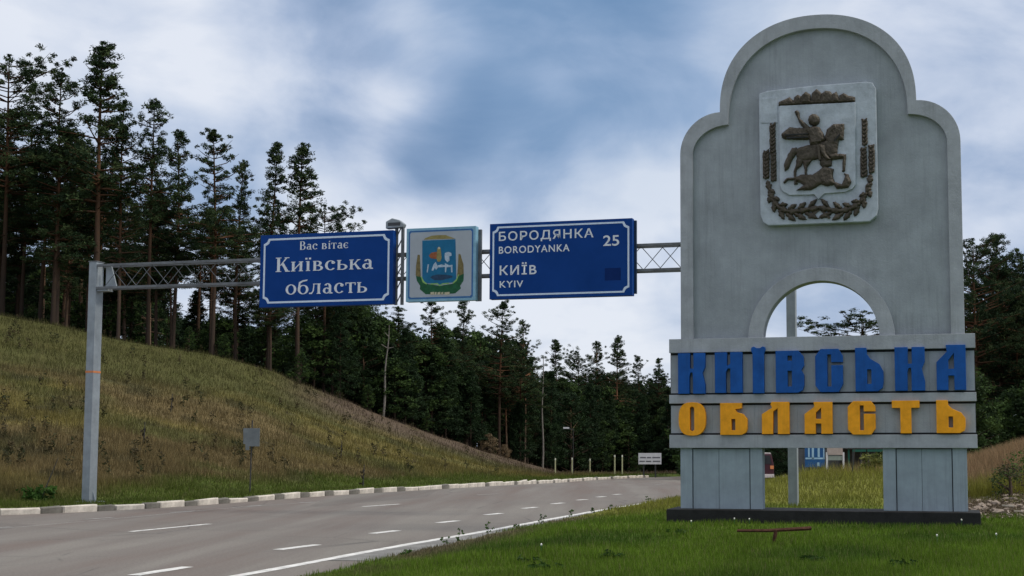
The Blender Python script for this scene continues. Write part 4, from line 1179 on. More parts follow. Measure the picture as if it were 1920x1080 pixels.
# marker posts and lamp along the far roadside
mk = [(1041, 859, 882, 96), (1072.5, 858, 881, 98), (1106, 860, 882, 102), (1152.5, 853, 887, 96), (1166.6, 853, 888, 94)]
names_ = ['leftmost', 'second from left', 'middle', 'fourth from left', 'rightmost, nearest the notice board']
words = ['yellowish marker post at the foot of the hill, leftmost of five', 'yellowish marker post by the lamp pole, second of five from left', 'yellowish marker post on far verge, middle of the five',
         'taller yellowish marker post on far verge, fourth of five from left', 'taller yellowish marker post on far verge, closest to the white notice board']
for (p_, a, b, d), w_ in zip(mk, words):
    q_ = at(p_, b, d); g_ = gz1(q_.x, d); e = empty('marker_post', (q_.x, d, g_)); tag(e, w_, 'post', 'marker posts along the far road')
    h_ = at(p_, a, d).z - g_
    MB().tube((0, 0, -.2), (0, 0, h_ - .15), .05, n=8).build('shaft', 'marker', e); MB().tube((0, 0, h_ - .15), (0, 0, h_), .06, .05, n=8).build('tip', 'marker_tip', e)
ld = 100; q_ = at(1074.5, 880, ld); g_ = gz1(q_.x, ld); e = empty('street_lamp', (q_.x, ld, g_)); tag(e, 'thin street lamp with a pale head before the dark far trees', 'street lamp')
h_ = at(1074, 803, ld).z - g_
MB().tube((0, 0, -.2), (0, 0, h_), .035, .025, n=8).build('pole', 'pole_dark', e)
MB().tube((0, 0, h_ - .1), (-.45, 0, h_), .03, n=6).build('arm', 'pole_dark', e)
MB().box(-.75, -.1, h_ - .05, -.3, .1, h_ + .08).build('lamp_head', 'white_board', e, bevel=.02)

# ------------------------------------------------------------------ trees


def tube_np(pts, rad, n=6):
    V, Fq = [], []
    pts = [np.array(p_, float) for p_ in pts]
    for i, p_ in enumerate(pts):
        d = pts[min(i + 1, len(pts) - 1)] - pts[max(i - 1, 0)]; d /= np.linalg.norm(d) + 1e-9
        up_ = np.array([0, 0, 1.0]) if abs(d[2]) < .9 else np.array([1.0, 0, 0])
        x = np.cross(d, up_); x /= np.linalg.norm(x); y = np.cross(d, x)
        for k in range(n):
            t = 2 * math.pi * k / n; V.append(p_ + (x * math.cos(t) + y * math.sin(t)) * rad[i])
    for i in range(len(pts) - 1):
        for k in range(n): Fq.append((i * n + k, i * n + (k + 1) % n, (i + 1) * n + (k + 1) % n, (i + 1) * n + k))
    return V, Fq


def join(parts):
    V, Fq = [], []
    for v_, f_ in parts:
        b = len(V); V += list(v_); Fq += [tuple(i + b for i in f) for f in f_]
    return np.array(V), np.array(Fq)


def clumps(centers, radii, n_per, size, rg_, flat=0.55, cols=None, slim=0.3):
    """small leaf-sized triangles scattered through clump volumes"""
    C_ = np.repeat(centers, n_per, 0); Rr = np.repeat(radii, n_per)
    N = len(C_)
    p_ = rg_.normal(size=(N, 3)); p_ /= np.linalg.norm(p_, axis=1)[:, None]
    p_ *= (rg_.random(N) ** 0.45)[:, None] * Rr[:, None]; p_[:, 2] *= flat
    c_ = C_ + p_
    a = rg_.normal(size=(N, 3)); a[:, 2] = np.abs(a[:, 2]) * .8; a /= np.linalg.norm(a, axis=1)[:, None]
    b = np.cross(a, rg_.normal(size=(N, 3))); b /= np.linalg.norm(b, axis=1)[:, None] + 1e-9
    s = size * rg_.uniform(.6, 1.35, N)[:, None]
    V = np.empty((N, 3, 3)); V[:, 0] = c_ - a * s * .5 - b * s * slim; V[:, 1] = c_ + a * s * .6; V[:, 2] = c_ - a * s * .35 + b * s * slim
    base = cols[rg_.integers(0, len(cols), len(centers))] if cols is not None else np.ones((len(centers), 3))
    tint = np.repeat(base, n_per, 0) * rg_.uniform(.75, 1.25, N)[:, None]
    return V.reshape(-1, 3), np.arange(3 * N).reshape(-1, 3), np.repeat(tint, 3, 0)


PINE_COLS = np.array([(.030, .052, .020), (.022, .042, .018), (.038, .060, .022), (.018, .034, .016), (.045, .066, .024)])
BUSH_COLS = np.array([(.044, .078, .022), (.060, .100, .026), (.028, .050, .018), (.022, .040, .015)])


def pine(seed, H=16.0, cb=0.42, wide=2.0, top_round=False, dens=1.0, lean=0.0, shape='irregular'):
    rs = random.Random(seed); rg_ = np.random.default_rng(seed)
    ph, am = rs.uniform(0, 6), rs.uniform(.1, .35)
    def axis_(t): return np.array([am * math.sin(ph + t * 3.0) * t + lean * t * t, am * .6 * math.cos(ph * 1.3 + t * 2.4) * t, H * t])
    r0 = .135 * H / 16; wide = wide * 1.5
    ts = np.linspace(0, 1, 14)
    parts = [tube_np([axis_(t) + (np.array([0, 0, -.4]) if t == 0 else 0) for t in ts], [r0 * (1.25 if t == 0 else 1) * (1 - t) ** .75 + .015 for t in ts], 7)]
    cen, rad = [], []
    t = cb
    # dead snags below crown
    for _ in range(rs.randint(5, 11)):
        tt = rs.uniform(cb * .45, cb * 1.05); az = rs.uniform(0, 6.28); L = rs.uniform(.3, 1.2)
        a = axis_(tt); b = a + np.array([math.cos(az) * L, math.sin(az) * L, rs.uniform(-.35, .15) * L])
        parts.append(tube_np([a, (a + b) / 2 + np.array([0, 0, .05]), b], [.03, .02, .008], 4))
    gap_phase = rs.uniform(0, 6)
    while t < .985:
        c = (t - cb) / (1 - cb)
        if shape == 'conic': prof = (1 - c) ** .8 * (.55 + .45 * min(1, c * 4))
        elif shape == 'round': prof = math.sqrt(max(0, 1 - (2 * c - .85) ** 2 / 1.45)) * .95
        else: prof = (1 - c) ** .62 * (.5 + .5 * min(1, c * 3.2)) * (.8 + .3 * math.sin(gap_phase + c * 11))
        Lm = wide * max(.12, prof)
        nb = rs.randint(3, 5) if c < .8 else rs.randint(3, 4)
        for k in range(nb):
            az = rs.uniform(0, 6.283)
            L = Lm * rs.uniform(.4, 1.2)
            rise = rs.uniform(-.08, .42) + .4 * c
            a = axis_(t)
            dirv = np.array([math.cos(az), math.sin(az), 0])
            mid = a + dirv * L * .5 + np.array([0, 0, rise * L * .35]); b = a + dirv * L + np.array([0, 0, rise * L - (.12 * L if c < .6 else 0)])
            parts.append(tube_np([a, mid, b], [.05 * (1 - c) + .018, .03, .01], 4))
            m_ = max(2, int(L / .42))
            for j in range(m_):
                f = .38 + .62 * (j + rs.random()) / m_
                pt = a + (b - a) * f + np.array([rs.gauss(0, .16), rs.gauss(0, .16), rs.uniform(.0, .22)]) + dirv * 0
                side = np.array([-dirv[1], dirv[0], 0]) * rs.gauss(0, .28 * L * .6)
                cen.append(pt + side); rad.append(rs.uniform(.20, .44) * (1 - .3 * c))
        t += rs.choice((.2, .28, .36, .55)) / H
    cen += [axis_(1.0) + np.array([0, 0, .05]), axis_(.985), axis_(.965)]; rad += [.14, .2, .26]
    cen, rad = np.array(cen), np.array(rad)
    V, Fc, tint = clumps(cen, rad, int(45 * dens), .165, rg_, .72, PINE_COLS, .2)
    crown = mesh_np('crown', V, Fc, tint); crown.materials.append(M['needles'])
    tv, tf = join(parts); trunk = mesh_np('trunk', tv, tf); trunk.shade_smooth(); trunk.materials.append(M['bark'])
    return trunk, crown, H


def bushy(seed, H=7.0, wide=1.6, cols=BUSH_COLS, cone=False, size=.15, low=0.05):
    rs = random.Random(seed); rg_ = np.random.default_rng(seed)
    parts = [tube_np([(0, 0, -.3), (rs.uniform(-.1, .1), 0, H * .5), (rs.uniform(-.15, .15), rs.uniform(-.1, .1), H * .95)], [.1, .06, .015], 6)]
    cen, rad = [], []
    for _ in range(int(22 * H)):
        t = rs.uniform(low, 1) ** .9
        pr = (1 - t) ** .8 + .06 if cone else math.sin(math.pi * min(1, .12 + t * .88)) ** .6
        r_ = wide * pr * math.sqrt(rs.uniform(.1, 1)) * rs.uniform(.8, 1.15); az = rs.uniform(0, 6.28)
        q_ = np.array([r_ * math.cos(az), r_ * math.sin(az), H * t]); cen.append(q_); rad.append(rs.uniform(.25, .48))
        if rs.random() < .2: parts.append(tube_np([(0, 0, max(.2, H * t - r_ * .6)), q_], [.03, .01], 4))
    V, Fc, tint = clumps(np.array(cen), np.array(rad), 46, size, rg_, .75, cols, .38)
    crown = mesh_np('crown', V, Fc, tint); crown.materials.append(M['leaves'])
    tv, tf = join(parts); trunk = mesh_np('trunk', tv, tf); trunk.materials.append(M['bark'])
    return trunk, crown, H


pines = [pine(1, wide=2.7, cb=.40, shape='irregular', dens=1.15), pine(2, wide=2.2, cb=.38), pine(3, wide=1.7, cb=.42, shape='conic'), pine(4, wide=2.6, cb=.48, shape='round'),
         pine(5, wide=1.9, cb=.36, shape='irregular'), pine(6, wide=2.1, cb=.5, shape='irregular', dens=.85), pine(8, wide=1.5, cb=.45, shape='conic'), pine(9, wide=2.4, cb=.33, shape='irregular'),
         pine(10, wide=1.4, cb=.62, shape='round', dens=.8), pine(12, wide=2.3, cb=.55, shape='round')]
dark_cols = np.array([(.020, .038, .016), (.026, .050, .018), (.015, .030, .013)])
bushes = [bushy(21, 7, 1.7), bushy(22, 9, 1.8, dark_cols, True), bushy(23, 5, 1.5), bushy(24, 11, 2.2, dark_cols, True), bushy(25, 8, 2.2, dark_cols), bushy(26, 3, 1.3, size=.16)]


def plant_tree(src, x, y, H, label, name='pine_tree', cat='tree', group=None, wscale=1.0, rz=None, tilt=0.0):
    trunk, crown, H0 = src
    s = H / H0
    e = bpy.data.objects.new(name, None); e.location = (x, y, gz1(x, y) - .05); e.rotation_euler = (0, tilt, random.uniform(0, 6.28) if rz is None else rz)
    ws = s * wscale
    COL.objects.link(e); tag(e, label, cat, group)
    for nm, me_ in (('trunk', trunk), ('crown', crown)):
        o = bpy.data.objects.new(nm, me_); o.parent = e; COL.objects.link(o)
        o.scale = (ws, ws, s)
    return e


def H_for(px, ytop, d):
    q_ = at(px, ytop, d); return q_.x, q_.z - gz1(q_.x, d)


hero = [  # px, ytop, depth, variant, width, label
    (22, 104, 77, 3, 1.0, 'broad dense pine at the far left edge of the hilltop'),
    (55, 190, 80, 1, .8, 'slim pine between the far left pine and its forked neighbour'),
    (122, 128, 78, 1, .85, 'dark pine just left of the tallest pine on the hill'),
    (196, 78, 77, 2, 1.25, 'tallest pine on the hilltop, pointed crown above the left gantry post'),
    (235, 190, 79, 7, .75, 'dense pine pressed against the right side of the tallest one'),
    (290, 184, 78, 5, .8, 'open crowned pine right of the tallest, bare trunk over the beam'),
    (335, 245, 82, 4, .85, 'dark pine leaning towards the gap above the gantry beam'),
    (408, 245, 80, 0, .9, 'pine with ragged flat crown left of the big blue sign'),
    (450, 300, 84, 5, .7, 'thin pine right behind the ragged flat crowned pine'),
    (512, 268, 84, 6, .8, 'narrow pine above the left end of the blue region sign'),
    (566, 268, 85, 2, 1.0, 'conical pine standing over the middle of the blue region sign'),
    (612, 385, 88, 3, .8, 'low round crowned pine at the right end of the skyline above the blue sign'),
    (655, 520, 92, 4, .8, 'pine hidden behind the lower right of the blue region sign'),
    (745, 575, 96, 7, .9, 'leafy pine beneath the gap between region sign and emblem'),
    (812, 560, 98, 0, .8, 'dark pine below the painted emblem board'),
    (870, 560, 102, 4, .8, 'pine right below the upright between emblem and direction board'),
    (938, 566, 106, 0, .95, 'spreading pine with open crown under the direction board'),
    (985, 600, 112, 5, .7, 'sparse pine at the edge of the gap in the treeline'),
    (1046, 637, 135, 6, .9, 'pointed small pine right after the gap in the treeline'),
    (1085, 660, 138, 3, .7, 'round topped pine between two pointed ones in the far row'),
    (1120, 640, 136, 4, .8, 'flat topped pine in the middle of the far row'),
    (1158, 629, 136, 2, .9, 'highest pointed pine of the far row behind the road bend'),
    (1198, 668, 140, 0, .7, 'bushy pine above the white notice board'),
    (1236, 672, 140, 7, .8, 'pine touching the left edge of the monument band'),
    (1612, 592, 84, 3, 1.5, 'pine whose crown tip shows in the monument arch'),
    (1826, 448, 92, 3, .9, 'tall pine right beside the monument edge'),
    (1872, 442, 95, 7, 1.0, 'tallest pine right of the monument'),
    (1908, 468, 94, 1, .9, 'pine at the right border of the photo'),
]
for i, (px_, yt, d_, vi, ws_, lab) in enumerate(hero):
    x_, H_ = H_for(px_, yt, d_)
    plant_tree(pines[vi], x_, d_, H_, lab, group='pines of the forest edge', wscale=1.1 * ws_ * (16 / H_) * (.5 + .5 * H_ / 16) if H_ < 16 else ws_, rz=i * 1.7)

sky_px = [-400, 0, 60, 160, 240, 300, 360, 430, 480, 540, 600, 650, 700, 760, 830, 900, 960, 990, 1010, 1100, 1250, 1270, 1800, 1830, 1900, 2300]
sky_py = [120, 150, 200, 190, 220, 290, 330, 330, 360, 370, 420, 450, 590, 620, 600, 610, 610, 650, 690, 690, 690, 690, 690, 500, 480, 480]


def crest_d(px_): return float(np.interp((px_ - PX) / F, hill_a, hill_d))


def fill(n, px0, px1, dd0, dd1, kinds, lab, grp, name, yadd=(10, 130), minH=5, crest=True, wr=(.85, 1.3)):
    for i in range(n):
        px_ = px0 + (px1 - px0) * (i + random.random()) / n
        d_ = (crest_d(px_) if crest else 0) + random.uniform(dd0, dd1)
        yt = float(np.interp(px_, sky_px, sky_py)) + random.uniform(*yadd)
        x_, H_ = H_for(px_, yt, d_)
        if H_ < minH: continue
        plant_tree(random.choice(kinds), x_, d_, H_, lab, name, 'tree', grp, wscale=random.uniform(*wr) * (16 / max(H_, 8)) ** .4 if name == 'pine_tree' else random.uniform(.9, 1.4) * 6 / max(H_, 4) ** 1.0 * .8 + .3)


P_LAB = 'dark pine standing among its like in the forest behind the skyline pines'
fill(27, -350, 345, 1, 14, pines, 'dark pine close behind the skyline row on the left hilltop', 'pines within the forest', 'pine_tree', (10, 150))
fill(17, -350, 330, 14, 40, pines, 'dark pine deep in the wood on the left hilltop', 'pines within the forest', 'pine_tree', (60, 200))
fill(7, 350, 650, 0, 12, pines, 'dark pine on the crest behind the blue region sign', 'pines within the forest', 'pine_tree', (20, 120))
fill(6, 380, 650, 12, 40, pines, 'pine deeper in the thin wood behind the region sign', 'pines within the forest', 'pine_tree', (60, 160))
fill(40, 640, 1010, 0, 16, pines, 'dark pine in the dense edge below emblem and direction board', 'pines within the forest', 'pine_tree', (10, 110))
fill(26, 640, 1010, 16, 40, pines, 'pine deep in the dense wood below the direction board', 'pines within the forest', 'pine_tree', (30, 120))
fill(46, 1000, 1290, 12, 40, pines, 'pine in the far row behind the road bend', 'pines within the forest', 'pine_tree', (5, 60))
fill(24, 1290, 1800, 90, 130, pines, 'pine in the dark wood behind the monument', 'pines within the forest', 'pine_tree', (0, 60), crest=False)
fill(34, 1800, 2200, 84, 120, pines, 'pine in the dark wood right of the monument', 'pines within the forest', 'pine_tree', (0, 110), crest=False)
sky_py_keep = sky_py
B_LAB = 'leafy dark undergrowth tree between the trunks at the forest edge'
low_px = [-400, 350, 480, 620, 700, 900, 1000, 1250, 2300]; low_py = [480, 500, 560, 560, 620, 660, 720, 740, 640]
sky_px, sky_py = low_px, low_py
fill(20, -350, 330, 9, 34, bushes[:5], 'dark undergrowth tree between trunks on the left hilltop', 'undergrowth trees', 'young_tree', (-40, 60), 2)
fill(8, 360, 640, 3, 20, bushes[:3], 'leafy young tree between trunks under the region sign', 'undergrowth trees', 'young_tree', (30, 90), 1.5)
fill(48, 640, 1040, 0, 14, bushes[:5], 'leafy young tree at the wood edge above the bare ridge', 'undergrowth trees', 'young_tree', (-40, 70), 1.5)
fill(40, 1010, 1300, 6, 24, bushes[:5], 'leafy young tree along the far road bend', 'undergrowth trees', 'young_tree', (-20, 90), 1.5)
fill(36, 1300, 2200, 75, 95, bushes[:5], 'dark leafy tree at the wood edge behind the monument', 'undergrowth trees', 'young_tree', (-20, 80), 1.5, crest=False)
# the far wood that closes the view between the trunks
def wood_mass(name, px0, px1, d0, d1, ytop, n, lab, crest=True):
    rg_ = np.random.default_rng(5)
    px_ = px0 + (px1 - px0) * rg_.random(n); d_ = rg_.uniform(d0, d1, n)
    if crest: d_ = d_ + np.interp((px_ - PX) / F, hill_a, hill_d)
    yt = np.interp(px_, [p_ for p_, _ in ytop], [q_ for _, q_ in ytop])
    a_, b_ = (px_ - PX) / F, (PY - yt) / F; ry_ = CT - ST * b_
    x_ = a_ / ry_ * d_; zt_ = CAMZ + (ST + CT * b_) / ry_ * d_; g_ = gz(x_, d_); H_ = zt_ - g_
    k_ = H_ > 1
    z_ = g_ + H_ * rg_.random(n) ** 1.1
    cen = np.stack([x_, d_, z_], 1)[k_]; rad = rg_.uniform(.5, 1.1, n)[k_]
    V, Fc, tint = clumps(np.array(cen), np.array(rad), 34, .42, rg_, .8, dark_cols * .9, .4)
    tag(obj(name, mesh_np(name, V, Fc, tint), 'leaves'), lab, 'wood', kind='stuff')
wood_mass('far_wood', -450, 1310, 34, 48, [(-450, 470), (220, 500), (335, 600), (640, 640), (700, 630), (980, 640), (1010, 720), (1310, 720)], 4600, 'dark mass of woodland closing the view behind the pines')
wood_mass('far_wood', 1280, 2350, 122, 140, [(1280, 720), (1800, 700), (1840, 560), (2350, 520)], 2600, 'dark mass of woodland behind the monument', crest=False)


# bare pale snags
def snag(px_, ytop, ybot, d_, label, lean=0.0, mat='birch'):
    q_ = at(px_, ytop, d_); g_ = gz1(q_.x, d_)
    e = empty('dead_tree', (q_.x, d_, g_)); tag(e, label, 'tree')
    h_ = q_.z - g_; rs = random.Random(int(px_))
    pts_ = [(lean * (1 - t) * h_ * .05 + .06 * math.sin(t * 9), 0, h_ * t - (.3 if t == 0 else 0)) for t in np.linspace(0, 1, 9)]
    V, Fq = tube_np(pts_, [.10 * (1 - t * .75) for t in np.linspace(0, 1, 9)], 7)
    me = mesh_np('trunk', V, np.array(Fq)); me.shade_smooth(); obj('trunk', me, mat, e)
    for k in range(4):
        t = rs.uniform(.6, .97); a = np.array(pts_[int(t * 8)]); sg = rs.choice((-1, 1))
        V, Fq = tube_np([a, a + np.array([sg * rs.uniform(.2, .45), rs.uniform(-.2, .2), rs.uniform(.05, .4)])], [.035, .012], 5)
        obj('branch', mesh_np('branch', V, np.array(Fq)), mat, e)
snag(729, 610, 790, 90, 'pale bare dead trunk under the gap between region sign and emblem', -1)
snag(1018, 668, 880, 112, 'pale thin dead trunk with stubs at the gap in the treeline')
# young bright shrubs on the ridge
for (px_, yt, d_, lab) in ((355, 628, 79, 'small bright green shrub on the crest left of the region sign'), (420, 628, 80, 'green shrub on the crest below the left end of the region sign'), (565, 660, 83, 'light green sapling on the crest beneath the region sign'),
                           (690, 720, 88, 'light green shrub where the crest drops below the emblem'), (1192, 868, 118, 'round green shrub left of the white notice board'), (800, 770, 93, 'green shrub on the slope crest above the bare ridge')):
    x_, H_ = H_for(px_, yt, d_)
    plant_tree(bushes[0 if px_ != 1192 else 5], x_, d_, max(H_, 1.5), lab, 'shrub', 'shrub', 'shrubs on the crest', wscale=1.1)
# brown dry bushes on the ridge end
straw_cols = np.array([(.20, .145, .085), (.16, .115, .065), (.235, .18, .11)])
dry = bushy(31, 2.0, 1.1, straw_cols, size=.11, low=.0)
for px_, d_, h_, lab in ((918, 101, 1.4, 'dry tan bush at the end of the bare ridge, the larger of two'), (945, 103, 1.0, 'dry tan bush at the end of the bare ridge, the smaller of two')):
    x_ = at(px_, 850, d_).x
    plant_tree(dry, x_, d_, h_, lab, 'dry_bush', 'bush', 'dry bushes on the ridge')

# ------------------------------------------------------------------ grass, weeds, rubble


def blades(name, label, N, amin, amax, dmin, dmax, mask, hfun, wfun, seed, tintmul=(1, 1, 1)):
    rg_ = np.random.default_rng(seed)
    a = rg_.uniform(amin, amax, N)
    d = 1 / rg_.uniform(1 / dmax, 1 / dmin, N)
    x, y = a * d, d
    k = mask(x, y, rg_); x, y = x[k], y[k]; n = len(x)
    z = gz(x, y)
    h = hfun(x, y, rg_, n); w = wfun(x, y, rg_, n)
    az = rg_.uniform(0, 6.283, n); ln = h * rg_.uniform(.05, .6, n); la = rg_.uniform(0, 6.283, n)
    V = np.empty((n, 3, 3))
    V[:, 0] = np.stack([x - np.cos(az) * w, y - np.sin(az) * w, z - .02], 1)
    V[:, 1] = np.stack([x + np.cos(az) * w, y + np.sin(az) * w, z - .02], 1)
    V[:, 2] = np.stack([x + np.cos(la) * ln, y + np.sin(la) * ln, z + h], 1)
    t = zone(x, y) * np.array(tintmul)[None] * rg_.uniform(.65, 1.45, n)[:, None]
    dry_ = rg_.random(n) < .10
    t[dry_] = t[dry_] * .4 + np.array([.21, .18, .09]) * .6
    tint = np.repeat(t, 3, 0)
    o = obj(name, mesh_np(name, V.reshape(-1, 3), np.arange(3 * n).reshape(-1, 3), tint), 'blades')
    tag(o, label, 'grass', kind='stuff'); return o


def lawn_mask(x, y, g):
    r = -sdist(x, y, REDGE)
    lx = (x - MX) * math.cos(R(-14)) + (y - MY) * math.sin(R(-14)); ly_ = -(x - MX) * math.sin(R(-14)) + (y - MY) * math.cos(R(-14))
    inside = (lx > xl) & (lx < xr_) & (ly_ > -.34) & (ly_ < .75)
    return (r + (g.random(len(x)) - .5) * .7 - (fbm(x, y, 1.3, 3) - .5) * 1.1 > .34) & ~inside


def lawn_h(x, y, g, n):
    t = fbm(x, y, 0.8, 8); r = -sdist(x, y, REDGE)
    h = g.uniform(.04, .10, n) * (.45 + 1.1 * t)
    h = h * (1 + .9 * sst(y, 27, 34))
    h = h * (.45 + .55 * sst(r, .3, 1.3))
    edge = (1 - sst(r, .2, 1.2)) * (fbm(x, y, .9, 14) > .52)
    return h * (1 + 1.6 * edge * g.random(n))
blades('lawn_grass', 'mown green grass of the lawn around the monument', 430000, -.32, .40, 9.5, 46, lawn_mask, lawn_h, lambda x, y, g, n: .0035 * (y / 14) * g.uniform(.6, 1.5, n) + .002, 41)


def hill_mask(x, y, g):
    dl = sdist(x, y, KERB)
    a = x / y; dc = np.interp(np.clip(a, -.9, .2), hill_a, hill_d)
    rel = y / dc; ridge = sst(a, -0.25, -0.17) * sst(rel, 0.86, 0.93) * (fbm(x, y, 2, 4) > .42)
    return (dl > .16) & (y < dc + 6) & (g.random(len(x)) > ridge * .75)


def hill_h(x, y, g, n):
    dl = sdist(x, y, KERB)
    return (g.uniform(.05, .15, n) * (1 - sst(dl, 1.5, 3.5)) + g.uniform(.06, .32, n) * sst(dl, 1.5, 3.5)) * (.3 + 1.3 * fbm(x, y, 1.2, 12))
blades('hillside_grass', 'rough olive and brown grass covering the left hillside', 520000, -.62, .05, 26, 112, hill_mask, hill_h, lambda x, y, g, n: .006 * (y / 40) * g.uniform(.5, 1.5, n) + .003, 42)


def bank_mask(x, y, g):
    a = x / y
    return (a > .14) & (y > 30) & (((a > .243) & (y < 50)) | (g.random(len(x)) < .12) & (y > 37))
blades('dry_bank_grass', 'tall dry tan grass on the bank right of the monument', 90000, .14, .45, 30, 48, bank_mask, lambda x, y, g, n: g.uniform(.1, .45, n), lambda x, y, g, n: g.uniform(.005, .014, n), 43, (1.05, 1.0, .95))

# weeds: leafy plants and stalks
weed_cols = np.array([(.05, .11, .02), (.035, .08, .015), (.07, .13, .03)])


def weed_mesh(seed, h, r_, n, cols=weed_cols, size=.07):
    rs = random.Random(seed); rg_ = np.random.default_rng(seed)
    cen = np.array([(rs.gauss(0, r_ * .5), rs.gauss(0, r_ * .5), h * rs.uniform(.1, 1)) for _ in range(n)])
    V, Fc, t = clumps(cen, np.full(n, r_ * .35), 14, size, rg_, .8, cols, .35)
    mm = mesh_np('leaves', V, Fc, t); mm.materials.append(M['leaves']); return mm


def stalk_mesh(seed, h, lean_, rad_=.006):
    pts_ = [(lean_ * t * h, 0, h * t - .02) for t in np.linspace(0, 1, 5)]
    V, Fq = tube_np(pts_, [rad_ * (1 - t * .6) for t in np.linspace(0, 1, 5)], 4)
    mm = mesh_np('stalk', V, np.array(Fq)); mm.materials.append(M['pole_dark']); return mm


def weed(x, y, lab, h=.35, r_=.15, n=14, lean_=0.0, name='weed', cat='weed', group=None, cols=weed_cols, stalkh=None, rad_=.006, size=.07):
    e = empty(name, (x, y, gz1(x, y)), random.uniform(0, 6.28) if lean_ == 0 else 0); tag(e, lab, cat, group)
    sm = stalk_mesh(3, stalkh or h * 1.1, lean_, rad_)
    o = bpy.data.objects.new('stalk', sm); link(o, e)
    if n:
        o = bpy.data.objects.new('leaves', weed_mesh(int(x * 100) % 1000, h, r_, n, cols, size)); link(o, e)
    return e


q_ = at(75, 905, 33.4); weed(q_.x, 33.4, 'tall dark leaning stalk rising from leafy weeds behind the left kerb', .35, .33, 26, .38, 'burdock', 'weed', stalkh=1.15, rad_=.018, size=.12)
wl_ = [(800, 1022), (812, 1016), (835, 1004), (930, 1000), (1035, 975), (1125, 962), (1195, 950), (1240, 940), (1252, 938), (730, 1035), (880, 1008), (985, 985), (700, 1055), (860, 1008), (1090, 968)]
for px_, py_ in wl_:
    x_, y_ = ground_px(px_, py_)
    weed(x_ + random.uniform(.2, .45), y_, 'small leafy weed growing along the turf edge of the road', random.uniform(.08, .2), .07, 7, group='weeds along the road edge', size=.028)
for px_, py_, lab in ((640, 790, 'short dark stalk in the middle of the hillside, under the blue sign'), (320, 795, 'dark upright stalk on the hillside right of the left gantry post'), (268, 860, 'lower dark stalk close to the left gantry post'), (681, 870, 'dark dry stalk low on the hillside, right of the small road sign')):
    d_ = 46 if py_ > 840 else 55
    q_ = at(px_, py_, d_)
    weed(q_.x, d_, lab, .6, .1, 8, .05, 'dry_stalk', 'weed', 'stalks on the hillside', np.array([(.05, .04, .025)]), stalkh=.8, rad_=.025)
q_ = at(1598, 895, 40); weed(q_.x, 40, 'crooked dark stalk on the crest beyond the monument', .4, .1, 0, .1, 'dry_stalk', 'weed', 'stalks on the hillside', stalkh=.9, rad_=.03)
q_ = at(1640, 885, 41); weed(q_.x, 41, 'leafy yellow green weed beside the right pillar on the crest', .55, .4, 30, group='weeds beyond the monument', cols=np.array([(.16, .17, .05), (.10, .12, .035)]), size=.1)
rg_ = np.random.default_rng(91); n_ = 420
a_ = rg_.uniform(-.62, -.06, n_); d_ = 1 / rg_.uniform(1 / 88, 1 / 37, n_); x_ = a_ * d_; ok_ = (sdist_raw(x_, d_, KERB) > 3.5) & (fbm(x_, d_, 4, 44) > .46); x_, d_ = x_[ok_], d_[ok_]
cen = np.concatenate([np.stack([x_ + rg_.normal(0, .04, len(x_)), d_, gz(x_, d_) + .12 + k * .13], 1) for k in range(4)])
V, Fc, t = clumps(cen, np.full(len(cen), .12), 9, .13, rg_, 1.1, np.array([(.05, .045, .02), (.035, .04, .016), (.075, .06, .03)]), .2)
tag(obj('hillside_weeds', mesh_np('hillside_weeds', V, Fc, t), 'leaves'), 'small dark dry weeds scattered over the left hillside', 'weeds', kind='stuff')
# flowers
for px_, py_, lab in ((1296, 977, 'small white flower left before the dark plinth'), (1377, 974, 'white flower before the left pillar base'), (1405, 974, 'white flower left of the rusty bar by the plinth'), (1785, 972, 'white flower before the right pillar base'), (1803, 975, 'white flower at the right end of the plinth'),
                      (1868, 1004, 'white daisy in the lawn at lower right'), (1757, 1005, 'white daisy in the lawn below the right pillar'), (1015, 1020, 'tiny white daisy in the lawn left of the monument')):
    x_, y_ = at(px_, py_, 1).x, 1
    d_ = (CAMZ - .3) * F / (py_ - 835); q_ = at(px_, py_, d_)
    g_ = gz1(q_.x, d_); e = empty('flower', (q_.x, d_, g_)); tag(e, lab, 'flower', 'white flowers in the lawn')
    MB().tube((0, 0, 0), (0, 0, .12), .004, n=4).build('stem', 'emb_green', e)
    MB().tube((0, -.012, .12), (0, .012, .135), .014, .010, n=7).build('bloom', 'petal', e)
# dark weed tufts in the lawn
for px_, py_ in ((1000, 1048), (1150, 1040), (1030, 1062), (1275, 1000), (1520, 1050), (1700, 1060)):
    d_ = (CAMZ - .22) * F / (py_ - 835); q_ = at(px_, py_, d_)
    weed(q_.x, d_, 'low dark leafy weed in the mown lawn', .07, .16, 12, group='dark weeds in the lawn', cols=weed_cols * .6, size=.05)

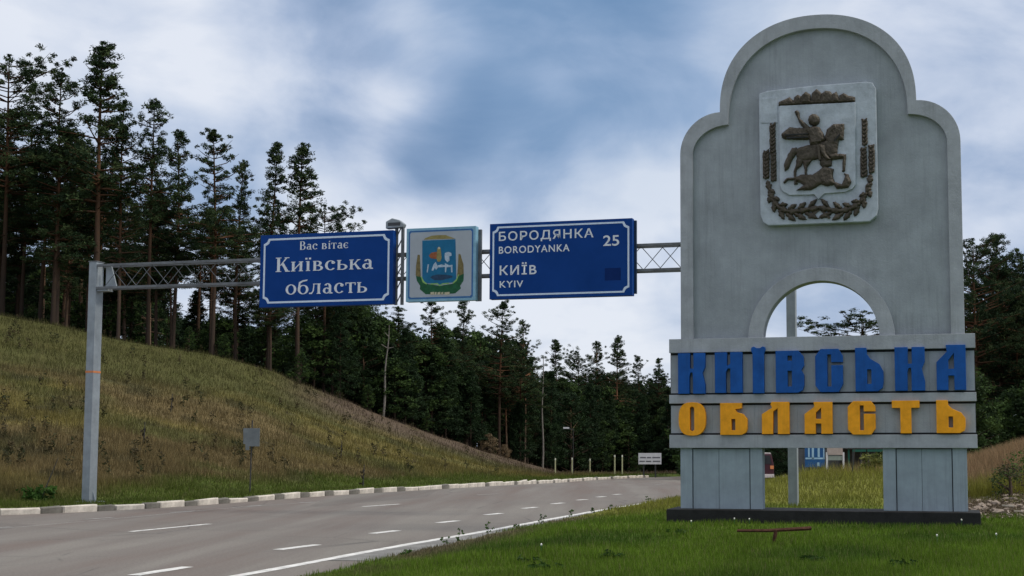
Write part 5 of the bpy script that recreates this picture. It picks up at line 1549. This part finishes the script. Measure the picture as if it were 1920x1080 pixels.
# rubble: stones beside the bank
def stone(seed, s=(1, 1, 1)):
    rs = random.Random(seed); bm = bmesh.new(); bmesh.ops.create_icosphere(bm, subdivisions=1, radius=1)
    for v_ in bm.verts: v_.co = Vector((v_.co.x * rs.uniform(.7, 1.2), v_.co.y * rs.uniform(.7, 1.2), v_.co.z * rs.uniform(.5, .9)))
    me = bpy.data.meshes.new('rubble_stone'); bm.to_mesh(me); bm.free(); me.materials.append(M['stone']); return me
sm_ = [stone(i) for i in range(6)]
rubble_labels = {0: 'largest pale stone lump at the left end of the rubble by the right pillar'}
for i in range(70):
    a_ = random.uniform(.256, .36); d_ = random.uniform(25.8, 30.2) - (a_ - .27) * 9
    x_ = a_ * d_; s_ = random.uniform(.04, .12) * (1.3 if random.random() < .2 else 1)
    o = bpy.data.objects.new('rubble_stone', random.choice(sm_)); COL.objects.link(o)
    o.location = (x_, d_, gz1(x_, d_) + s_ * .2); o.scale = (s_ * random.uniform(.8, 1.6), s_, s_ * .8); o.rotation_euler = (random.uniform(-.4, .4), random.uniform(-.4, .4), random.uniform(0, 6))
    tag(o, 'brownish lump of rubble lying in the heap right of the monument', 'rubble', 'rubble stones by the bank')
# fine rubble
rg_ = np.random.default_rng(77); n_ = 2600
a_ = rg_.uniform(.25, .40, n_); d_ = rg_.uniform(25.6, 30.4, n_) - (a_ - .27) * 9; cen = np.stack([a_ * d_, d_, gz(a_ * d_, d_) + .01], 1)
V, Fc, t = clumps(cen, np.full(n_, .03), 5, .06, rg_, .5, np.array([(.30, .24, .19), (.20, .15, .11), (.42, .36, .30), (.10, .075, .055)]), .45)
tag(obj('fine_rubble', mesh_np('fine_rubble', V, Fc, t), 'ground'), 'loose gravel and chips between the rubble stones', 'rubble', kind='stuff')
q_ = at(1887, 936, 27.5); g_ = gz1(q_.x, 27.5)
o = MB().box(-.12, -.03, 0, .12, .03, .03).build('wood_scrap', 'plank_pale', None, (q_.x, 27.4, g_ + .05), bevel=.004); o.rotation_euler = (0, .08, -.15)
tag(o, 'pale piece of wood lying on the rubble, short and thick', 'wood scrap')
q_ = at(1913, 946, 26.5); g_ = gz1(q_.x, 26.5)
o = MB().box(-.16, -.025, 0, .16, .025, .02).build('wood_scrap', 'plank_pale', None, (q_.x, 26.4, g_ + .04), bevel=.004); o.rotation_euler = (0, .02, .1)
tag(o, 'long thin pale wood scrap at the right border on the rubble', 'wood scrap')
x_ = at(1895, 915, 29.5).x
plant_tree(bushy(33, 1.2, .9, np.array([(.04, .07, .02), (.055, .085, .03), (.08, .06, .04)]), size=.07, low=0), x_, 29.5, .75, 'low tangled dark green bush behind the rubble at the right border', 'shrub', 'shrub')
plant_tree(bushy(34, 1.2, .9, np.array([(.05, .10, .02), (.07, .11, .03)]), size=.07, low=0), at(1935, 900, 31).x, 31, .9, 'green bush partly outside the right border behind the rubble', 'shrub', 'shrub')
